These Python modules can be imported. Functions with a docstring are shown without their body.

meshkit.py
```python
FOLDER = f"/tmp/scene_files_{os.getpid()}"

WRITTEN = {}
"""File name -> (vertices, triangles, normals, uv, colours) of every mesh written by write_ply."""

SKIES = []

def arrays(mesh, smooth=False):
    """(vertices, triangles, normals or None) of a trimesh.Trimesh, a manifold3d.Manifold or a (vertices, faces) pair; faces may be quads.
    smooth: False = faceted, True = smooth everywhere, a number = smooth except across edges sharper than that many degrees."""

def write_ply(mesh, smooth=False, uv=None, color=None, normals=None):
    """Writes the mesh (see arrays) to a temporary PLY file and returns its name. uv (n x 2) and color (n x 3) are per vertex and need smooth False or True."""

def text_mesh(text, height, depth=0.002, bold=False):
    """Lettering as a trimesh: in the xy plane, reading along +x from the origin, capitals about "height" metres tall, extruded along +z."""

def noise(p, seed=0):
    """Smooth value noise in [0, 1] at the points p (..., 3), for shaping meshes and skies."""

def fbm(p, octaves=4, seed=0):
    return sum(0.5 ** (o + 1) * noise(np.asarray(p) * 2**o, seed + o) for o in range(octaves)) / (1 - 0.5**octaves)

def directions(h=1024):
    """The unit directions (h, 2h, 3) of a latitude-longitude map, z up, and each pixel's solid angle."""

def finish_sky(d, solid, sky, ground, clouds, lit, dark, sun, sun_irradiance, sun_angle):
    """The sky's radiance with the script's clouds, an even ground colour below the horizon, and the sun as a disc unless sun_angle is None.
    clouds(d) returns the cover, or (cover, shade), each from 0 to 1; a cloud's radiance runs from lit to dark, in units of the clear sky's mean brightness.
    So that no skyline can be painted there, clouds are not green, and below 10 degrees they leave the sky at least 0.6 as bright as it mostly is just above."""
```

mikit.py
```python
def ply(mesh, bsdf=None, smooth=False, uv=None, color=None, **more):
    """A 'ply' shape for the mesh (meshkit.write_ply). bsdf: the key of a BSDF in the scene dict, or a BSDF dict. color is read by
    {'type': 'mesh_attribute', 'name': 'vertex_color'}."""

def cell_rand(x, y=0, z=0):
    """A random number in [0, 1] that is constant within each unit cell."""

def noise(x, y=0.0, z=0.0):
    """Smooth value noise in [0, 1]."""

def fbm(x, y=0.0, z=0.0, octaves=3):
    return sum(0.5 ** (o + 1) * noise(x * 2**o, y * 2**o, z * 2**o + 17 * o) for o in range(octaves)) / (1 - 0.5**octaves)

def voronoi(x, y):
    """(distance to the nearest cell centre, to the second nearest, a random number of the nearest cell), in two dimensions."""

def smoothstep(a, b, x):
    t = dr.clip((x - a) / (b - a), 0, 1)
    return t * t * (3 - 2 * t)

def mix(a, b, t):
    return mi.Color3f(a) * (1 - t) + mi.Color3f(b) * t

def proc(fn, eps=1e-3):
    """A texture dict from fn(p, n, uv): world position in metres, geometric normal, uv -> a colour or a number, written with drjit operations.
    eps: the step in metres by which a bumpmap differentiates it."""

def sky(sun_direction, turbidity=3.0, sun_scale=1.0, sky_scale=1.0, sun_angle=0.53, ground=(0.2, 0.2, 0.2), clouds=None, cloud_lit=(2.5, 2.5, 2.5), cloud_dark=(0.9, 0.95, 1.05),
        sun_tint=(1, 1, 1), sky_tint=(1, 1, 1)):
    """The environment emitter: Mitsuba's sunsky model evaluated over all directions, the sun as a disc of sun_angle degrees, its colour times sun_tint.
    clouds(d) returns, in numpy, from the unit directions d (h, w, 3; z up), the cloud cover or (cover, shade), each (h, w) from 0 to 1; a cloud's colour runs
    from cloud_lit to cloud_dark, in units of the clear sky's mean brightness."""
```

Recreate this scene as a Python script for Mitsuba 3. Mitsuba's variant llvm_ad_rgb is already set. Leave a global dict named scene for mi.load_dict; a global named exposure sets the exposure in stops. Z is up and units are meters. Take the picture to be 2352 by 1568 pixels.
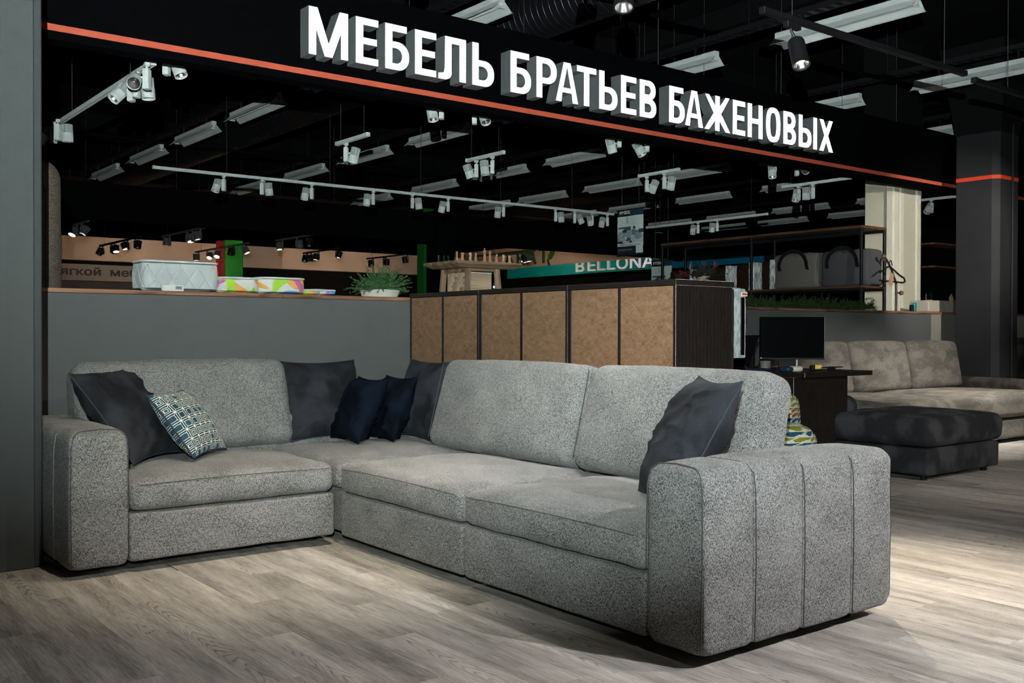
import math, random
import numpy as np, trimesh, mitsuba as mi, mikit, meshkit
import drjit as dr
from shapely import geometry as sg, affinity, ops as sops
from mikit import noise, fbm, voronoi, cell_rand, smoothstep, mix

scene, labels = {}, {}
random.seed(7); RNG = np.random.default_rng(7)
T4 = mi.ScalarTransform4f
V = lambda *a: np.array(a, float)

# ------------------------------------------------------------------ camera, exposure, key lights
exposure = 0.0
YAW, PIT, ROL = math.radians(52.098), math.radians(0.498), math.radians(0.1213)
CAM = V(0, 0, 1.13)
FWD = V(math.cos(YAW) * math.cos(PIT), math.sin(YAW) * math.cos(PIT), -math.sin(PIT))
RGT = np.cross(FWD, [0, 0, 1]); RGT /= np.linalg.norm(RGT)
UPV = np.cross(RGT, FWD)
UPR = -RGT * math.sin(ROL) + UPV * math.cos(ROL)
scene['camera'] = {'type': 'perspective', 'fov_axis': 'x', 'fov': math.degrees(2 * math.atan(1176 / 2298.4)), 'near_clip': 0.05, 'far_clip': 200.0,
                   'to_world': T4().look_at(origin=CAM.tolist(), target=(CAM + FWD).tolist(), up=UPR.tolist())}

def spot_light(key, pos, target, rgb, power, cutoff=32, beam=18, weight=6.0):
    scene[key] = {'type': 'spot', 'to_world': T4().look_at(origin=list(map(float, pos)), target=list(map(float, target)), up=[0.1, 0.2, 1]),
                  'intensity': {'type': 'rgb', 'value': [power * c for c in rgb]}, 'cutoff_angle': float(cutoff), 'beam_width': float(beam), 'sampling_weight': float(weight)}

WARM, COOL, NEUT, GRN = (1.0, 0.86, 0.66), (0.96, 0.96, 1.0), (1.0, 0.95, 0.88), (0.88, 1.0, 0.97)
# out-of-view lamps on the front rail, placed to light sofas and beige column (their housings are built with the rails further down)
UNSEEN_FRONT = [  # position, target, colour, power, cutoff, beam
    ((1.3, 3.7, 2.78), (2.1, 5.1, 0.4), WARM, 7.5, 34, 14),
    ((2.3, 3.7, 2.78), (2.15, 4.45, 0.0), WARM, 13.5, 27, 10),
    ((1.0, 3.7, 2.78), (3.35, 3.7, 0.75), NEUT, 12.5, 27, 12),
    ((3.3, 3.7, 2.78), (3.25, 4.2, 0.6), NEUT, 8.0, 36, 16),
    ((3.6, 3.7, 2.78), (2.95, 3.0, 0.3), NEUT, 9, 38, 16),
    ((9.2, 3.75, 2.78), (9.6, 5.5, 0.4), NEUT, 38, 29, 15),
    ((10.4, 3.75, 2.78), (10.9, 5.5, 0.4), NEUT, 36, 29, 15),
    ((9.8, 3.75, 2.78), (12.3, 7.2, 2.0), NEUT, 46, 22, 12),
]
UNSEEN_AISLE = [  # out-of-view lamps by the camera, placed to light sofa arm, floor and ottoman
    ((3.6, -0.4, 2.78), (3.4, 1.9, 0.2), COOL, 40, 34, 14),
    ((1.6, -0.4, 2.78), (0.7, 4.2, 0.2), NEUT, 15, 32, 12),
    ((5.4, -0.4, 2.78), (4.3, 1.2, 0.0), NEUT, 36, 38, 16),
    ((6.1, -0.4, 2.78), (7.7, 4.0, 0.1), NEUT, 38, 20, 10),
]
FLASH = (-0.15, -0.12, 1.50)   # unseen flash beside the camera, placed to light the ceiling past the sign's lower edge
for i, a in enumerate(UNSEEN_FRONT): spot_light('light_unseen_front_%d' % i, a[0], a[1], a[2], a[3], a[4], a[5])
for i, a in enumerate(UNSEEN_AISLE): spot_light('light_unseen_aisle_%d' % i, a[0], a[1], a[2], a[3], a[4], a[5])
spot_light('light_flash', FLASH, (FLASH[0] + 6.1, FLASH[1] + 7.9, FLASH[2] + 4.6), GRN, 285, 46, 22)
spot_light('light_sign_rail', (4.978, 3.618, 2.70), (4.35, 2.45, 0.0), WARM, 40, 22, 8)
# unseen warm spots without housings, placed to light the far shop walls
for i, (p, t, w) in enumerate([((7.2, 24.2, 2.8), (7.6, 27, 3.1), 16), ((9.3, 23.8, 2.8), (10.2, 27, 3.1), 18), ((12.4, 24.0, 2.8), (12.9, 27, 3.1), 16), ((15.0, 24.0, 2.8), (15.6, 27, 3.1), 16),
                               ((18.2, 23.6, 2.8), (20.6, 25.2, 3.5), 12), ((18.0, 21.2, 2.8), (20.6, 22.6, 3.4), 12)]):
    spot_light('light_unseen_far_%d' % i, p, t, (1.0, 0.72, 0.52), w, 58, 30, 1.5)
# added fill battens hang behind the camera: their tubes emit (built with the other battens)

# ------------------------------------------------------------------ materials
def bsdf(name, d): scene[name] = {'type': 'twosided', 'bsdf': d} if d['type'] not in ('dielectric', 'thindielectric', 'principledthin', 'twosided') else d
def rgb(c): return {'type': 'rgb', 'value': [float(x) for x in c]} if not isinstance(c, dict) else c
def prin(name, c, rough=0.6, spec=0.4, **k): bsdf(name, {'type': 'principled', 'base_color': rgb(c), 'roughness': rough, 'specular': spec, **k})
def S(*c):  # sRGB 0-255 -> linear
    c = np.array(c) / 255.0
    return np.where(c < 0.04045, c / 12.92, ((c + 0.055) / 1.055) ** 2.4).tolist()

def plank_coords(p):
    row = dr.floor((p.x - 1.126) / 0.18)
    off = (row * 0.6180339 - dr.floor(row * 0.6180339)) * 1.22
    yy = (p.y - 3.77 + off) / 1.22
    return row, dr.floor(yy), (p.x - 1.126) / 0.18 - row, (yy - dr.floor(yy)) * 1.22
def f_floor(p, n, uv):
    row, col, u, v = plank_coords(p)
    r1, r2, r3 = cell_rand(row, col, 3), cell_rand(row, col, 5), cell_rand(row, col, 9)
    x = u * 0.18 + r1 * 7.0; y = v + r2 * 9.0
    warp = fbm(x * 22.0, y * 3.2, r3 * 11.0, 3)
    xc = x - r1 * 7.0 - 0.09 + (r2 - 0.5) * 0.07
    arch = y * 11.0 + 1500.0 * xc * xc + 4.2 * warp
    straight = x * 150.0 + 3.4 * fbm(x * 8.0, y * 1.1, 3.0, 3)
    rings = dr.sin(dr.select(r3 > 0.42, arch, straight) * 6.2832)
    line = smoothstep(0.35, 1.0, rings) * (0.35 + 0.65 * smoothstep(0.3, 0.7, noise(x * 18, y * 3.0, 4.0)))
    fine = 0.6 * noise(x * 560.0, y * 24.0, 2.0) + 0.4 * noise(x * 230.0, y * 12.0, 6.0)
    mott = fbm(x * 20.0, y * 2.4, 5.0, 3)
    t = dr.clip(0.50 + 0.70 * (mott - 0.40) + 0.62 * (fine - 0.5) - 0.33 * line + 0.26 * (r3 - 0.5), 0, 1)
    c = mix((0.115, 0.105, 0.094), (0.50, 0.468, 0.42), t)
    return c
FLOOR_T = mikit.proc(f_floor)
bsdf('m_floor', {'type': 'principled', 'base_color': FLOOR_T, 'roughness': 0.42, 'specular': 0.35})

def f_fabric(p, n, uv):
    az = dr.abs(n.z)
    up = dr.select(az > 0.6, 1.0, 0.45)
    a = noise(p.x * 640.0, p.y * 640.0, p.z * 640.0 * up)
    b = noise(p.x * 370.0 + 31.0, p.y * 370.0, p.z * 370.0 * up)
    big = fbm(p.x * 9.0, p.y * 9.0, p.z * 9.0, 3)
    t = smoothstep(0.18, 0.82, 0.55 * a + 0.45 * b + 0.16 * (big - 0.5))
    return mix((0.026, 0.0265, 0.0275), (0.265, 0.263, 0.256), t)
FAB_T = mikit.proc(f_fabric)
bsdf('m_fabric', {'type': 'principled', 'base_color': FAB_T, 'roughness': 0.85, 'specular': 0.12, 'sheen': 0.25})
prin('m_seam', S(66, 68, 70), 0.9, 0.1); prin('m_stitch', S(150, 152, 150), 0.9, 0.1)
prin('m_black_plastic', (0.006, 0.006, 0.007), 0.6, 0.2)
def velvet(name, c0, c1, fr=16.0, sheen=0.8):
    def f(p, n, uv):
        w = fbm(p.x * fr, p.y * fr, p.z * fr * 0.6, 3)
        g = noise(p.x * 380, p.y * 380, p.z * 160)
        return mix(c0, c1, dr.clip(smoothstep(0.38, 0.66, w) * 0.7 + 0.5 * (g - 0.35), 0, 1))
    bsdf(name, {'type': 'principled', 'base_color': mikit.proc(f), 'roughness': 0.85, 'specular': 0.06, 'sheen': sheen, 'sheen_tint': 0.4})
velvet('m_charcoal', (0.010, 0.0105, 0.0125), (0.027, 0.029, 0.035), 8.0, 0.9)
velvet('m_navy', (0.0010, 0.0018, 0.004), (0.0035, 0.0065, 0.014), 12.0, 0.45)
def f_taupe(p, n, uv):
    w = fbm(p.x * 6.0 + 2.0 * fbm(p.x * 3, p.y * 3, p.z * 3, 2), p.y * 9.0, p.z * 9.0, 5); g = noise(p.x * 170, p.y * 170, p.z * 120)
    return mix((0.062, 0.057, 0.050), (0.165, 0.150, 0.128), dr.clip(0.55 * smoothstep(0.32, 0.66, w) + 0.8 * (g - 0.32), 0, 1))
bsdf('m_taupe', {'type': 'principled', 'base_color': mikit.proc(f_taupe), 'roughness': 0.7, 'specular': 0.15, 'sheen': 0.4})
velvet('m_dark_velvet', (0.020, 0.020, 0.0225), (0.058, 0.058, 0.064), 8.0, 0.5)
velvet('m_brown_velvet', (0.02, 0.018, 0.016), (0.06, 0.053, 0.046), 9.0, 0.4)
def f_pattern(p, n, uv):
    a0, b0 = (uv.x - 0.5) * 7.4, (uv.y - 0.5) * 7.4
    a, b = a0 - dr.floor(a0) - 0.5, b0 - dr.floor(b0) - 0.5
    aa, bb = dr.abs(a), dr.abs(b)
    ma, mb = 0.5 - aa, 0.5 - bb          # distance from cell edges
    l1 = smoothstep(0.042, 0.024, dr.minimum(ma, mb)) * smoothstep(0.06, 0.09, dr.minimum(aa + 0.2, 1.0))
    l2 = smoothstep(0.036, 0.018, dr.abs(dr.maximum(aa, bb) - 0.30 + 0.12 * dr.minimum(aa, bb)))
    l3 = smoothstep(0.045, 0.024, dr.abs(aa - bb)) * smoothstep(0.26, 0.30, dr.maximum(aa, bb))
    chk = cell_rand(dr.floor(a0), dr.floor(b0), 2)
    l4 = smoothstep(0.034, 0.018, dr.abs(dr.maximum(aa, bb) - 0.14)) * dr.select(chk > 0.45, 1.0, 0.0)
    t = dr.clip(l1 + l2 + l3 + l4, 0, 1)
    w = fbm(p.x * 40, p.y * 40, p.z * 40, 2)
    return mix(mix((0.008, 0.028, 0.048), (0.03, 0.075, 0.11), w), (0.62, 0.60, 0.50), t)
bsdf('m_pattern', {'type': 'principled', 'base_color': mikit.proc(f_pattern), 'roughness': 0.8, 'specular': 0.15, 'sheen': 0.3})

prin('m_wall_grey', (0.044, 0.050, 0.050), 0.7, 0.25)
prin('m_wall_edge', (0.030, 0.034, 0.036), 0.7, 0.25)
prin('m_parapet', (0.085, 0.088, 0.088), 0.65, 0.3)
prin('m_end_panel', (0.22, 0.205, 0.18), 0.75, 0.2)
prin('m_column', (0.017, 0.0175, 0.019), 0.7, 0.25)
prin('m_column_cap', (0.006, 0.006, 0.0065), 0.9, 0.1)
prin('m_black', (0.0030, 0.0032, 0.0036), 0.9, 0.04)
prin('m_ceiling', (0.006, 0.006, 0.0065), 0.95, 0.05)
prin('m_sign_black', (0.0016, 0.0017, 0.0022), 0.9, 0.02)
prin('m_orange', S(192, 88, 64), 0.6, 0.3)
prin('m_red_stripe', S(205, 62, 38), 0.6, 0.3)
prin('m_letter_side', (0.11, 0.12, 0.125), 0.5, 0.3)
prin('m_beige_wall', S(188, 183, 164), 0.75, 0.2)
prin('m_beige_wall_b', S(208, 204, 186), 0.75, 0.2)
prin('m_shop_beige', (0.44, 0.345, 0.27), 0.85, 0.1)
prin('m_green', S(26, 112, 40), 0.6, 0.3)
prin('m_dark_green', S(40, 66, 26), 0.7, 0.2)
prin('m_red_dark', S(92, 12, 18), 0.6, 0.3)
prin('m_teal', S(0, 132, 132), 0.6, 0.3)
prin('m_blue', S(34, 136, 182), 0.6, 0.3)
prin('m_magenta', S(140, 8, 62), 0.6, 0.3)
prin('m_navy_board', S(30, 32, 48), 0.6, 0.3)
prin('m_white', (0.62, 0.66, 0.65), 0.42, 0.4)
prin('m_white_vent', (0.30, 0.33, 0.33), 0.5, 0.4)
prin('m_lamp_grey', (0.10, 0.10, 0.095), 0.5, 0.4)
prin('m_tube', (0.7, 0.72, 0.70), 0.15, 0.6)
bsdf('m_mirror', {'type': 'roughconductor', 'material': 'Al', 'alpha': 0.18})
bsdf('m_chrome', {'type': 'roughconductor', 'material': 'Cr', 'alpha': 0.12})
prin('m_duct', (0.055, 0.055, 0.066), 0.30, 0.6, metallic=0.85)
prin('m_wire', (0.05, 0.05, 0.05), 0.5, 0.4)
def wood(name, c0, c1, ax, fr=60.0, rough=0.5, cut=None):
    def f(p, n, uv):
        q = [p.x, p.y, p.z]
        s = [fr * 0.06 if i == ax else fr for i in range(3)]
        g = fbm(q[0] * s[0], q[1] * s[1], q[2] * s[2], 3)
        r = dr.sin((q[(ax + 1) % 3] * fr * 0.8 + 5 * g + q[(ax + 2) % 3] * fr * 0.5) * 1.3)
        t = dr.clip(g * 0.8 + 0.2 * r, 0, 1)
        if cut: t = dr.clip(t + 0.5 * (cell_rand(q[ax] / cut, 1, 2) - 0.5), 0, 1)
        return mix(c0, c1, t)
    bsdf(name, {'type': 'principled', 'base_color': mikit.proc(f), 'roughness': rough, 'specular': 0.35})
wood('m_cap_wood', (0.085, 0.036, 0.020), (0.33, 0.165, 0.095), 0, 70.0, 0.45, 0.42)
wood('m_shelf_wood', (0.05, 0.022, 0.012), (0.17, 0.085, 0.045), 1, 60.0)
wood('m_walnut', (0.038, 0.022, 0.013), (0.215, 0.140, 0.088), 0, 55.0)
wood('m_walnut_z', (0.055, 0.033, 0.021), (0.27, 0.185, 0.125), 2, 55.0)
wood('m_drawer', (0.13, 0.085, 0.055), (0.44, 0.32, 0.22), 0, 50.0)
wood('m_wenge', (0.0055, 0.004, 0.0038), (0.021, 0.015, 0.013), 2, 200.0, 0.45)
wood('m_wenge_h', (0.0055, 0.004, 0.0038), (0.021, 0.015, 0.013), 1, 200.0, 0.45)
prin('m_edge_light', (0.30, 0.29, 0.28), 0.5, 0.3)
def f_board(p, n, uv):
    a = noise(p.x * 260, p.y * 260, p.z * 260); b = fbm(p.x * 30, p.y * 30, p.z * 30, 3)
    return mix((0.070, 0.036, 0.020), (0.27, 0.158, 0.092), dr.clip(0.55 * a + 0.75 * b - 0.12, 0, 1))
bsdf('m_board', {'type': 'principled', 'base_color': mikit.proc(f_board), 'roughness': 0.7, 'specular': 0.2})
def f_weave(p, n, uv):
    a = noise(p.x * 300, p.y * 300, p.z * 90); b = noise(p.x * 70, p.y * 70, p.z * 320)
    return mix((0.022, 0.017, 0.013), (0.17, 0.14, 0.115), dr.clip(0.6 * a + 0.5 * b - 0.05, 0, 1))
bsdf('m_headboard', {'type': 'principled', 'base_color': mikit.proc(f_weave), 'roughness': 0.85, 'specular': 0.1})
prin('m_mattress', (0.50, 0.53, 0.53), 0.75, 0.2)
prin('m_piping_white', (0.62, 0.66, 0.66), 0.6, 0.2)
def f_kids(p, n, uv):
    w = fbm(p.x * 11 + 3, p.y * 5, p.z * 14, 3); q = noise(p.x * 11.0 + 1.7 * w, p.z * 13.0 + p.y * 3, 9.0)
    c = mi.Color3f(0.66, 0.66, 0.61)
    c = mix(c, (0.62, 0.11, 0.36), smoothstep(0.66, 0.72, q))
    c = mix(c, (0.10, 0.29, 0.55), smoothstep(0.64, 0.72, noise(p.x * 13 + 20 + w, p.z * 15, 3.0)))
    c = mix(c, (0.72, 0.40, 0.10), smoothstep(0.66, 0.72, noise(p.x * 11 + 43 + w, p.z * 15 + p.x * 8, 5.0)))
    c = mix(c, (0.34, 0.60, 0.05), smoothstep(0.70, 0.75, noise(p.x * 12 + 71, p.z * 7 - p.x * 4, 7.0)))
    return c
bsdf('m_kids', {'type': 'principled', 'base_color': mikit.proc(f_kids), 'roughness': 0.7, 'specular': 0.2})
bsdf('m_leaf', {'type': 'principled', 'base_color': mikit.proc(lambda p, n, uv: mix((0.014, 0.055, 0.026), (0.085, 0.175, 0.062), noise(p.x * 55, p.y * 55, p.z * 55))), 'roughness': 0.5, 'specular': 0.35})
bsdf('m_pine', {'type': 'principled', 'base_color': mikit.proc(lambda p, n, uv: mix((0.008, 0.026, 0.010), (0.052, 0.085, 0.028), noise(p.x * 35, p.y * 35, p.z * 35))), 'roughness': 0.6, 'specular': 0.25})
prin('m_red_leaf', (0.045, 0.003, 0.005), 0.6, 0.3)
prin('m_pot', (0.58, 0.56, 0.50), 0.7, 0.2)
prin('m_dark_leaf', (0.006, 0.008, 0.006), 0.6, 0.3)
prin('m_chess_dark', (0.008, 0.007, 0.008), 0.3, 0.5)
prin('m_chess_light', (0.24, 0.125, 0.072), 0.6, 0.2)
prin('m_steel_black', (0.006, 0.006, 0.007), 0.5, 0.4)
prin('m_screen', (0.002, 0.002, 0.0025), 0.12, 0.5)
prin('m_bag_taupe', (0.125, 0.115, 0.105), 0.85, 0.1)
prin('m_bag_grey', (0.062, 0.062, 0.066), 0.85, 0.1)
prin('m_strap', (0.006, 0.006, 0.006), 0.7, 0.2)
prin('m_leather', (0.022, 0.011, 0.008), 0.4, 0.4)
def f_foil(p, n, uv):
    w = fbm(p.x * 40, p.y * 40, p.z * 14, 3)
    return mix((0.30, 0.32, 0.33), (0.78, 0.80, 0.80), smoothstep(0.3, 0.7, w))
bsdf('m_foil', {'type': 'principled', 'base_color': mikit.proc(f_foil), 'roughness': 0.35, 'specular': 0.5})
def f_sample(p, n, uv):
    w = fbm(p.x * 60, p.y * 60, p.z * 25, 3)
    return mix((0.24, 0.27, 0.28), (0.44, 0.48, 0.48), smoothstep(0.3, 0.65, w))
bsdf('m_sample', {'type': 'principled', 'base_color': mikit.proc(f_sample), 'roughness': 0.45, 'specular': 0.4})
prin('m_label_white', (0.7, 0.7, 0.68), 0.6, 0.2)
prin('m_label_red', S(190, 40, 40), 0.6, 0.2)
prin('m_print_dark', (0.03, 0.032, 0.035), 0.6, 0.2)
prin('m_dark_text', (0.012, 0.012, 0.013), 0.7, 0.2)
prin('m_grey_board', (0.085, 0.082, 0.078), 0.7, 0.2)
prin('m_cup', (0.16, 0.15, 0.13), 0.5, 0.3)
prin('m_yellow', S(225, 190, 40), 0.5, 0.3)
prin('m_mouse_white', (0.55, 0.52, 0.42), 0.4, 0.4)
prin('m_mouse_navy', (0.012, 0.03, 0.06), 0.35, 0.5)
prin('m_mouse_blue', (0.01, 0.05, 0.20), 0.35, 0.5)
prin('m_tan', (0.30, 0.19, 0.11), 0.7, 0.2)
prin('m_rattan', (0.20, 0.11, 0.055), 0.6, 0.3)
prin('m_crate_wood', (0.17, 0.12, 0.075), 0.7, 0.2)
prin('m_beige_box', (0.40, 0.36, 0.30), 0.8, 0.1)
prin('m_teal_book', S(20, 130, 130), 0.5, 0.3)
bsdf('m_glass', {'type': 'dielectric', 'int_ior': 1.5})
def f_hound(p, n, uv):
    cs = 0.034
    a0, b0 = (p.x * 0.8 + p.y * 0.6) / cs, p.z / cs + p.y * 2.0
    a, b = a0 - dr.floor(a0), b0 - dr.floor(b0)
    a, b = (dr.floor(a * 6) + 0.5) / 6, (dr.floor(b * 6) + 0.5) / 6
    t = dr.select((a < 0.5) & (b < 0.5) | ((a - b > -0.25) & (a - b < 0.0)) | ((a - b > 0.5)), 1.0, 0.0)
    r = cell_rand(dr.floor(b0), 4, 4)
    c = mix((0.012, 0.055, 0.085), (0.20, 0.085, 0.02), dr.select(r > 0.4, 1.0, 0.0))
    c = mix(c, (0.15, 0.16, 0.02), dr.select(r > 0.62, 1.0, 0.0))
    c = mix(c, (0.045, 0.02, 0.06), dr.select(r > 0.85, 1.0, 0.0))
    return mix(c, (0.44, 0.43, 0.36), t)
bsdf('m_hound', {'type': 'principled', 'base_color': mikit.proc(f_hound), 'roughness': 0.85, 'specular': 0.1})

# ------------------------------------------------------------------ mesh helpers
def mesh(v, f): return trimesh.Trimesh(np.asarray(v, float), np.asarray(f, int), process=False)
def cat(*ms):
    ms = [m for g in ms for m in (g if isinstance(g, (list, tuple)) else [g])]
    return trimesh.util.concatenate(ms)
def box(x0, x1, y0, y1, z0, z1, b=0.0):
    lo, hi = V(min(x0, x1), min(y0, y1), min(z0, z1)), V(max(x0, x1), max(y0, y1), max(z0, z1))
    if b <= 0:
        v = [[(lo, hi)[i][0], (lo, hi)[j][1], (lo, hi)[k][2]] for i in (0, 1) for j in (0, 1) for k in (0, 1)]
        return mesh(v, [[0, 1, 3], [0, 3, 2], [4, 6, 7], [4, 7, 5], [0, 4, 5], [0, 5, 1], [2, 3, 7], [2, 7, 6], [0, 2, 6], [0, 6, 4], [1, 5, 7], [1, 7, 3]])
    b = min(b, 0.45 * (hi - lo).min())
    pts = []
    for i in (0, 1):
        for j in (0, 1):
            for k in (0, 1):
                c = V((lo, hi)[i][0], (lo, hi)[j][1], (lo, hi)[k][2]); s = V(1 - 2 * i, 1 - 2 * j, 1 - 2 * k) * b
                for a in range(3):
                    q = c + s; q[a] = c[a]; pts.append(q)
    return trimesh.convex.convex_hull(np.array(pts))
def basis(d):
    d = np.asarray(d, float) / np.linalg.norm(d)
    a = np.cross(d, [0, 0, 1.0] if abs(d[2]) < 0.9 else [1.0, 0, 0]); a /= np.linalg.norm(a)
    return a, np.cross(d, a), d
def tube(pts, r, n=8, cap=True, closed=False):
    p = np.asarray(pts, float); m = len(p)
    t = (np.roll(p, -1, 0) - np.roll(p, 1, 0)) if closed else np.gradient(p, axis=0)
    t /= np.linalg.norm(t, axis=1, keepdims=True) + 1e-12
    a0, b0, _ = basis(t[0]); A = [a0]
    for i in range(1, m):
        a = A[-1] - t[i] * (A[-1] @ t[i]); A.append(a / (np.linalg.norm(a) + 1e-12))
    A = np.array(A); B = np.cross(t, A); an = np.arange(n) * 2 * np.pi / n
    r = np.broadcast_to(r, (m,))
    v = p[:, None] + r[:, None, None] * (np.cos(an)[None, :, None] * A[:, None] + np.sin(an)[None, :, None] * B[:, None])
    f = []
    for i in range(m if closed else m - 1):
        i2 = (i + 1) % m
        for j in range(n):
            k = (j + 1) % n
            f += [[i * n + j, i * n + k, i2 * n + k], [i * n + j, i2 * n + k, i2 * n + j]]
    v = v.reshape(-1, 3)
    if cap and not closed:
        f += [[0, k + 1, k] for k in range(1, n - 1)] + [[(m - 1) * n, (m - 1) * n + k, (m - 1) * n + k + 1] for k in range(1, n - 1)]
    return mesh(v, f)
def cyl(a, b, r, r2=None, n=14): return tube([a, b], [r, r if r2 is None else r2], n)
def lathe(prof, origin=(0, 0, 0), axis=(0, 0, 1), n=20):
    a, b, d = basis(axis); prof = np.asarray(prof, float); an = np.arange(n) * 2 * np.pi / n
    v = np.asarray(origin, float) + prof[:, 1][:, None, None] * d + prof[:, 0][:, None, None] * (np.cos(an)[None, :, None] * a + np.sin(an)[None, :, None] * b)
    f = []
    for i in range(len(prof) - 1):
        for j in range(n):
            k = (j + 1) % n
            f += [[i * n + j, i * n + k, (i + 1) * n + k], [i * n + j, (i + 1) * n + k, (i + 1) * n + j]]
    m = mesh(v.reshape(-1, 3), f); m.update_faces(m.area_faces > 1e-12)
    return m
def xf(m, M):
    m = m.copy(); m.vertices = m.vertices @ np.asarray(M)[:3, :3].T + np.asarray(M)[:3, 3]; return m
def frame(o, x, y, z): M = np.eye(4); M[:3, 0], M[:3, 1], M[:3, 2], M[:3, 3] = x, y, z, o; return M
def soft(lo, hi, r=0.04, m=10, fn=None, k=3):
    """A rounded box with a regular skin of faces, for upholstery; fn(p, q, nrm) -> displaced points (q in [-1, 1] per axis)."""
    lo, hi = np.asarray(lo, float), np.asarray(hi, float); c, h = (lo + hi) / 2, (hi - lo) / 2; r = min(r, h.min() * 0.98)
    def ticks(hh, mm):
        arc = r * np.tan(np.linspace(0, math.pi / 4, k + 1))
        mid = np.linspace(-(hh - r), hh - r, max(2, mm))
        return np.concatenate([-(hh - r) - arc[:0:-1], mid, hh - r + arc[1:]])
    mm = [max(2, int(round(m * hh / h.max()))) + 1 for hh in h]
    tk = [ticks(h[a], mm[a]) for a in range(3)]
    vs, fs, at = [], [], 0
    for a in range(3):
        b, d = (a + 1) % 3, (a + 2) % 3
        for s in (-1, 1):
            B, D_ = np.meshgrid(tk[b], tk[d], indexing='ij'); q = np.zeros(B.shape + (3,)); q[..., a] = s * h[a]; q[..., b] = B; q[..., d] = D_
            nb, nd = B.shape; i, j = np.meshgrid(np.arange(nb - 1), np.arange(nd - 1), indexing='ij')
            e = np.stack([i * nd + j, (i + 1) * nd + j, (i + 1) * nd + j + 1, i * nd + j + 1], -1).reshape(-1, 4)
            if s < 0: e = e[:, ::-1]
            vs.append(q.reshape(-1, 3)); fs.append(np.vstack([e[:, [0, 1, 2]], e[:, [0, 2, 3]]]) + at); at += nb * nd
    p = np.vstack(vs); inner = np.clip(p, -(h - r), h - r); nrm = p - inner; nrm /= np.linalg.norm(nrm, axis=1, keepdims=True)
    p = inner + nrm * r
    tm = trimesh.Trimesh(p, np.vstack(fs), process=False); tm.merge_vertices(digits_vertex=6)
    p = np.array(tm.vertices)
    if fn is not None:
        inner = np.clip(p, -(h - r), h - r); nn = p - inner; nn /= np.linalg.norm(nn, axis=1, keepdims=True) + 1e-12
        p = fn(p, np.clip(p / h, -1, 1), nn)
    return mesh(p + c, np.array(tm.faces))
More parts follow.
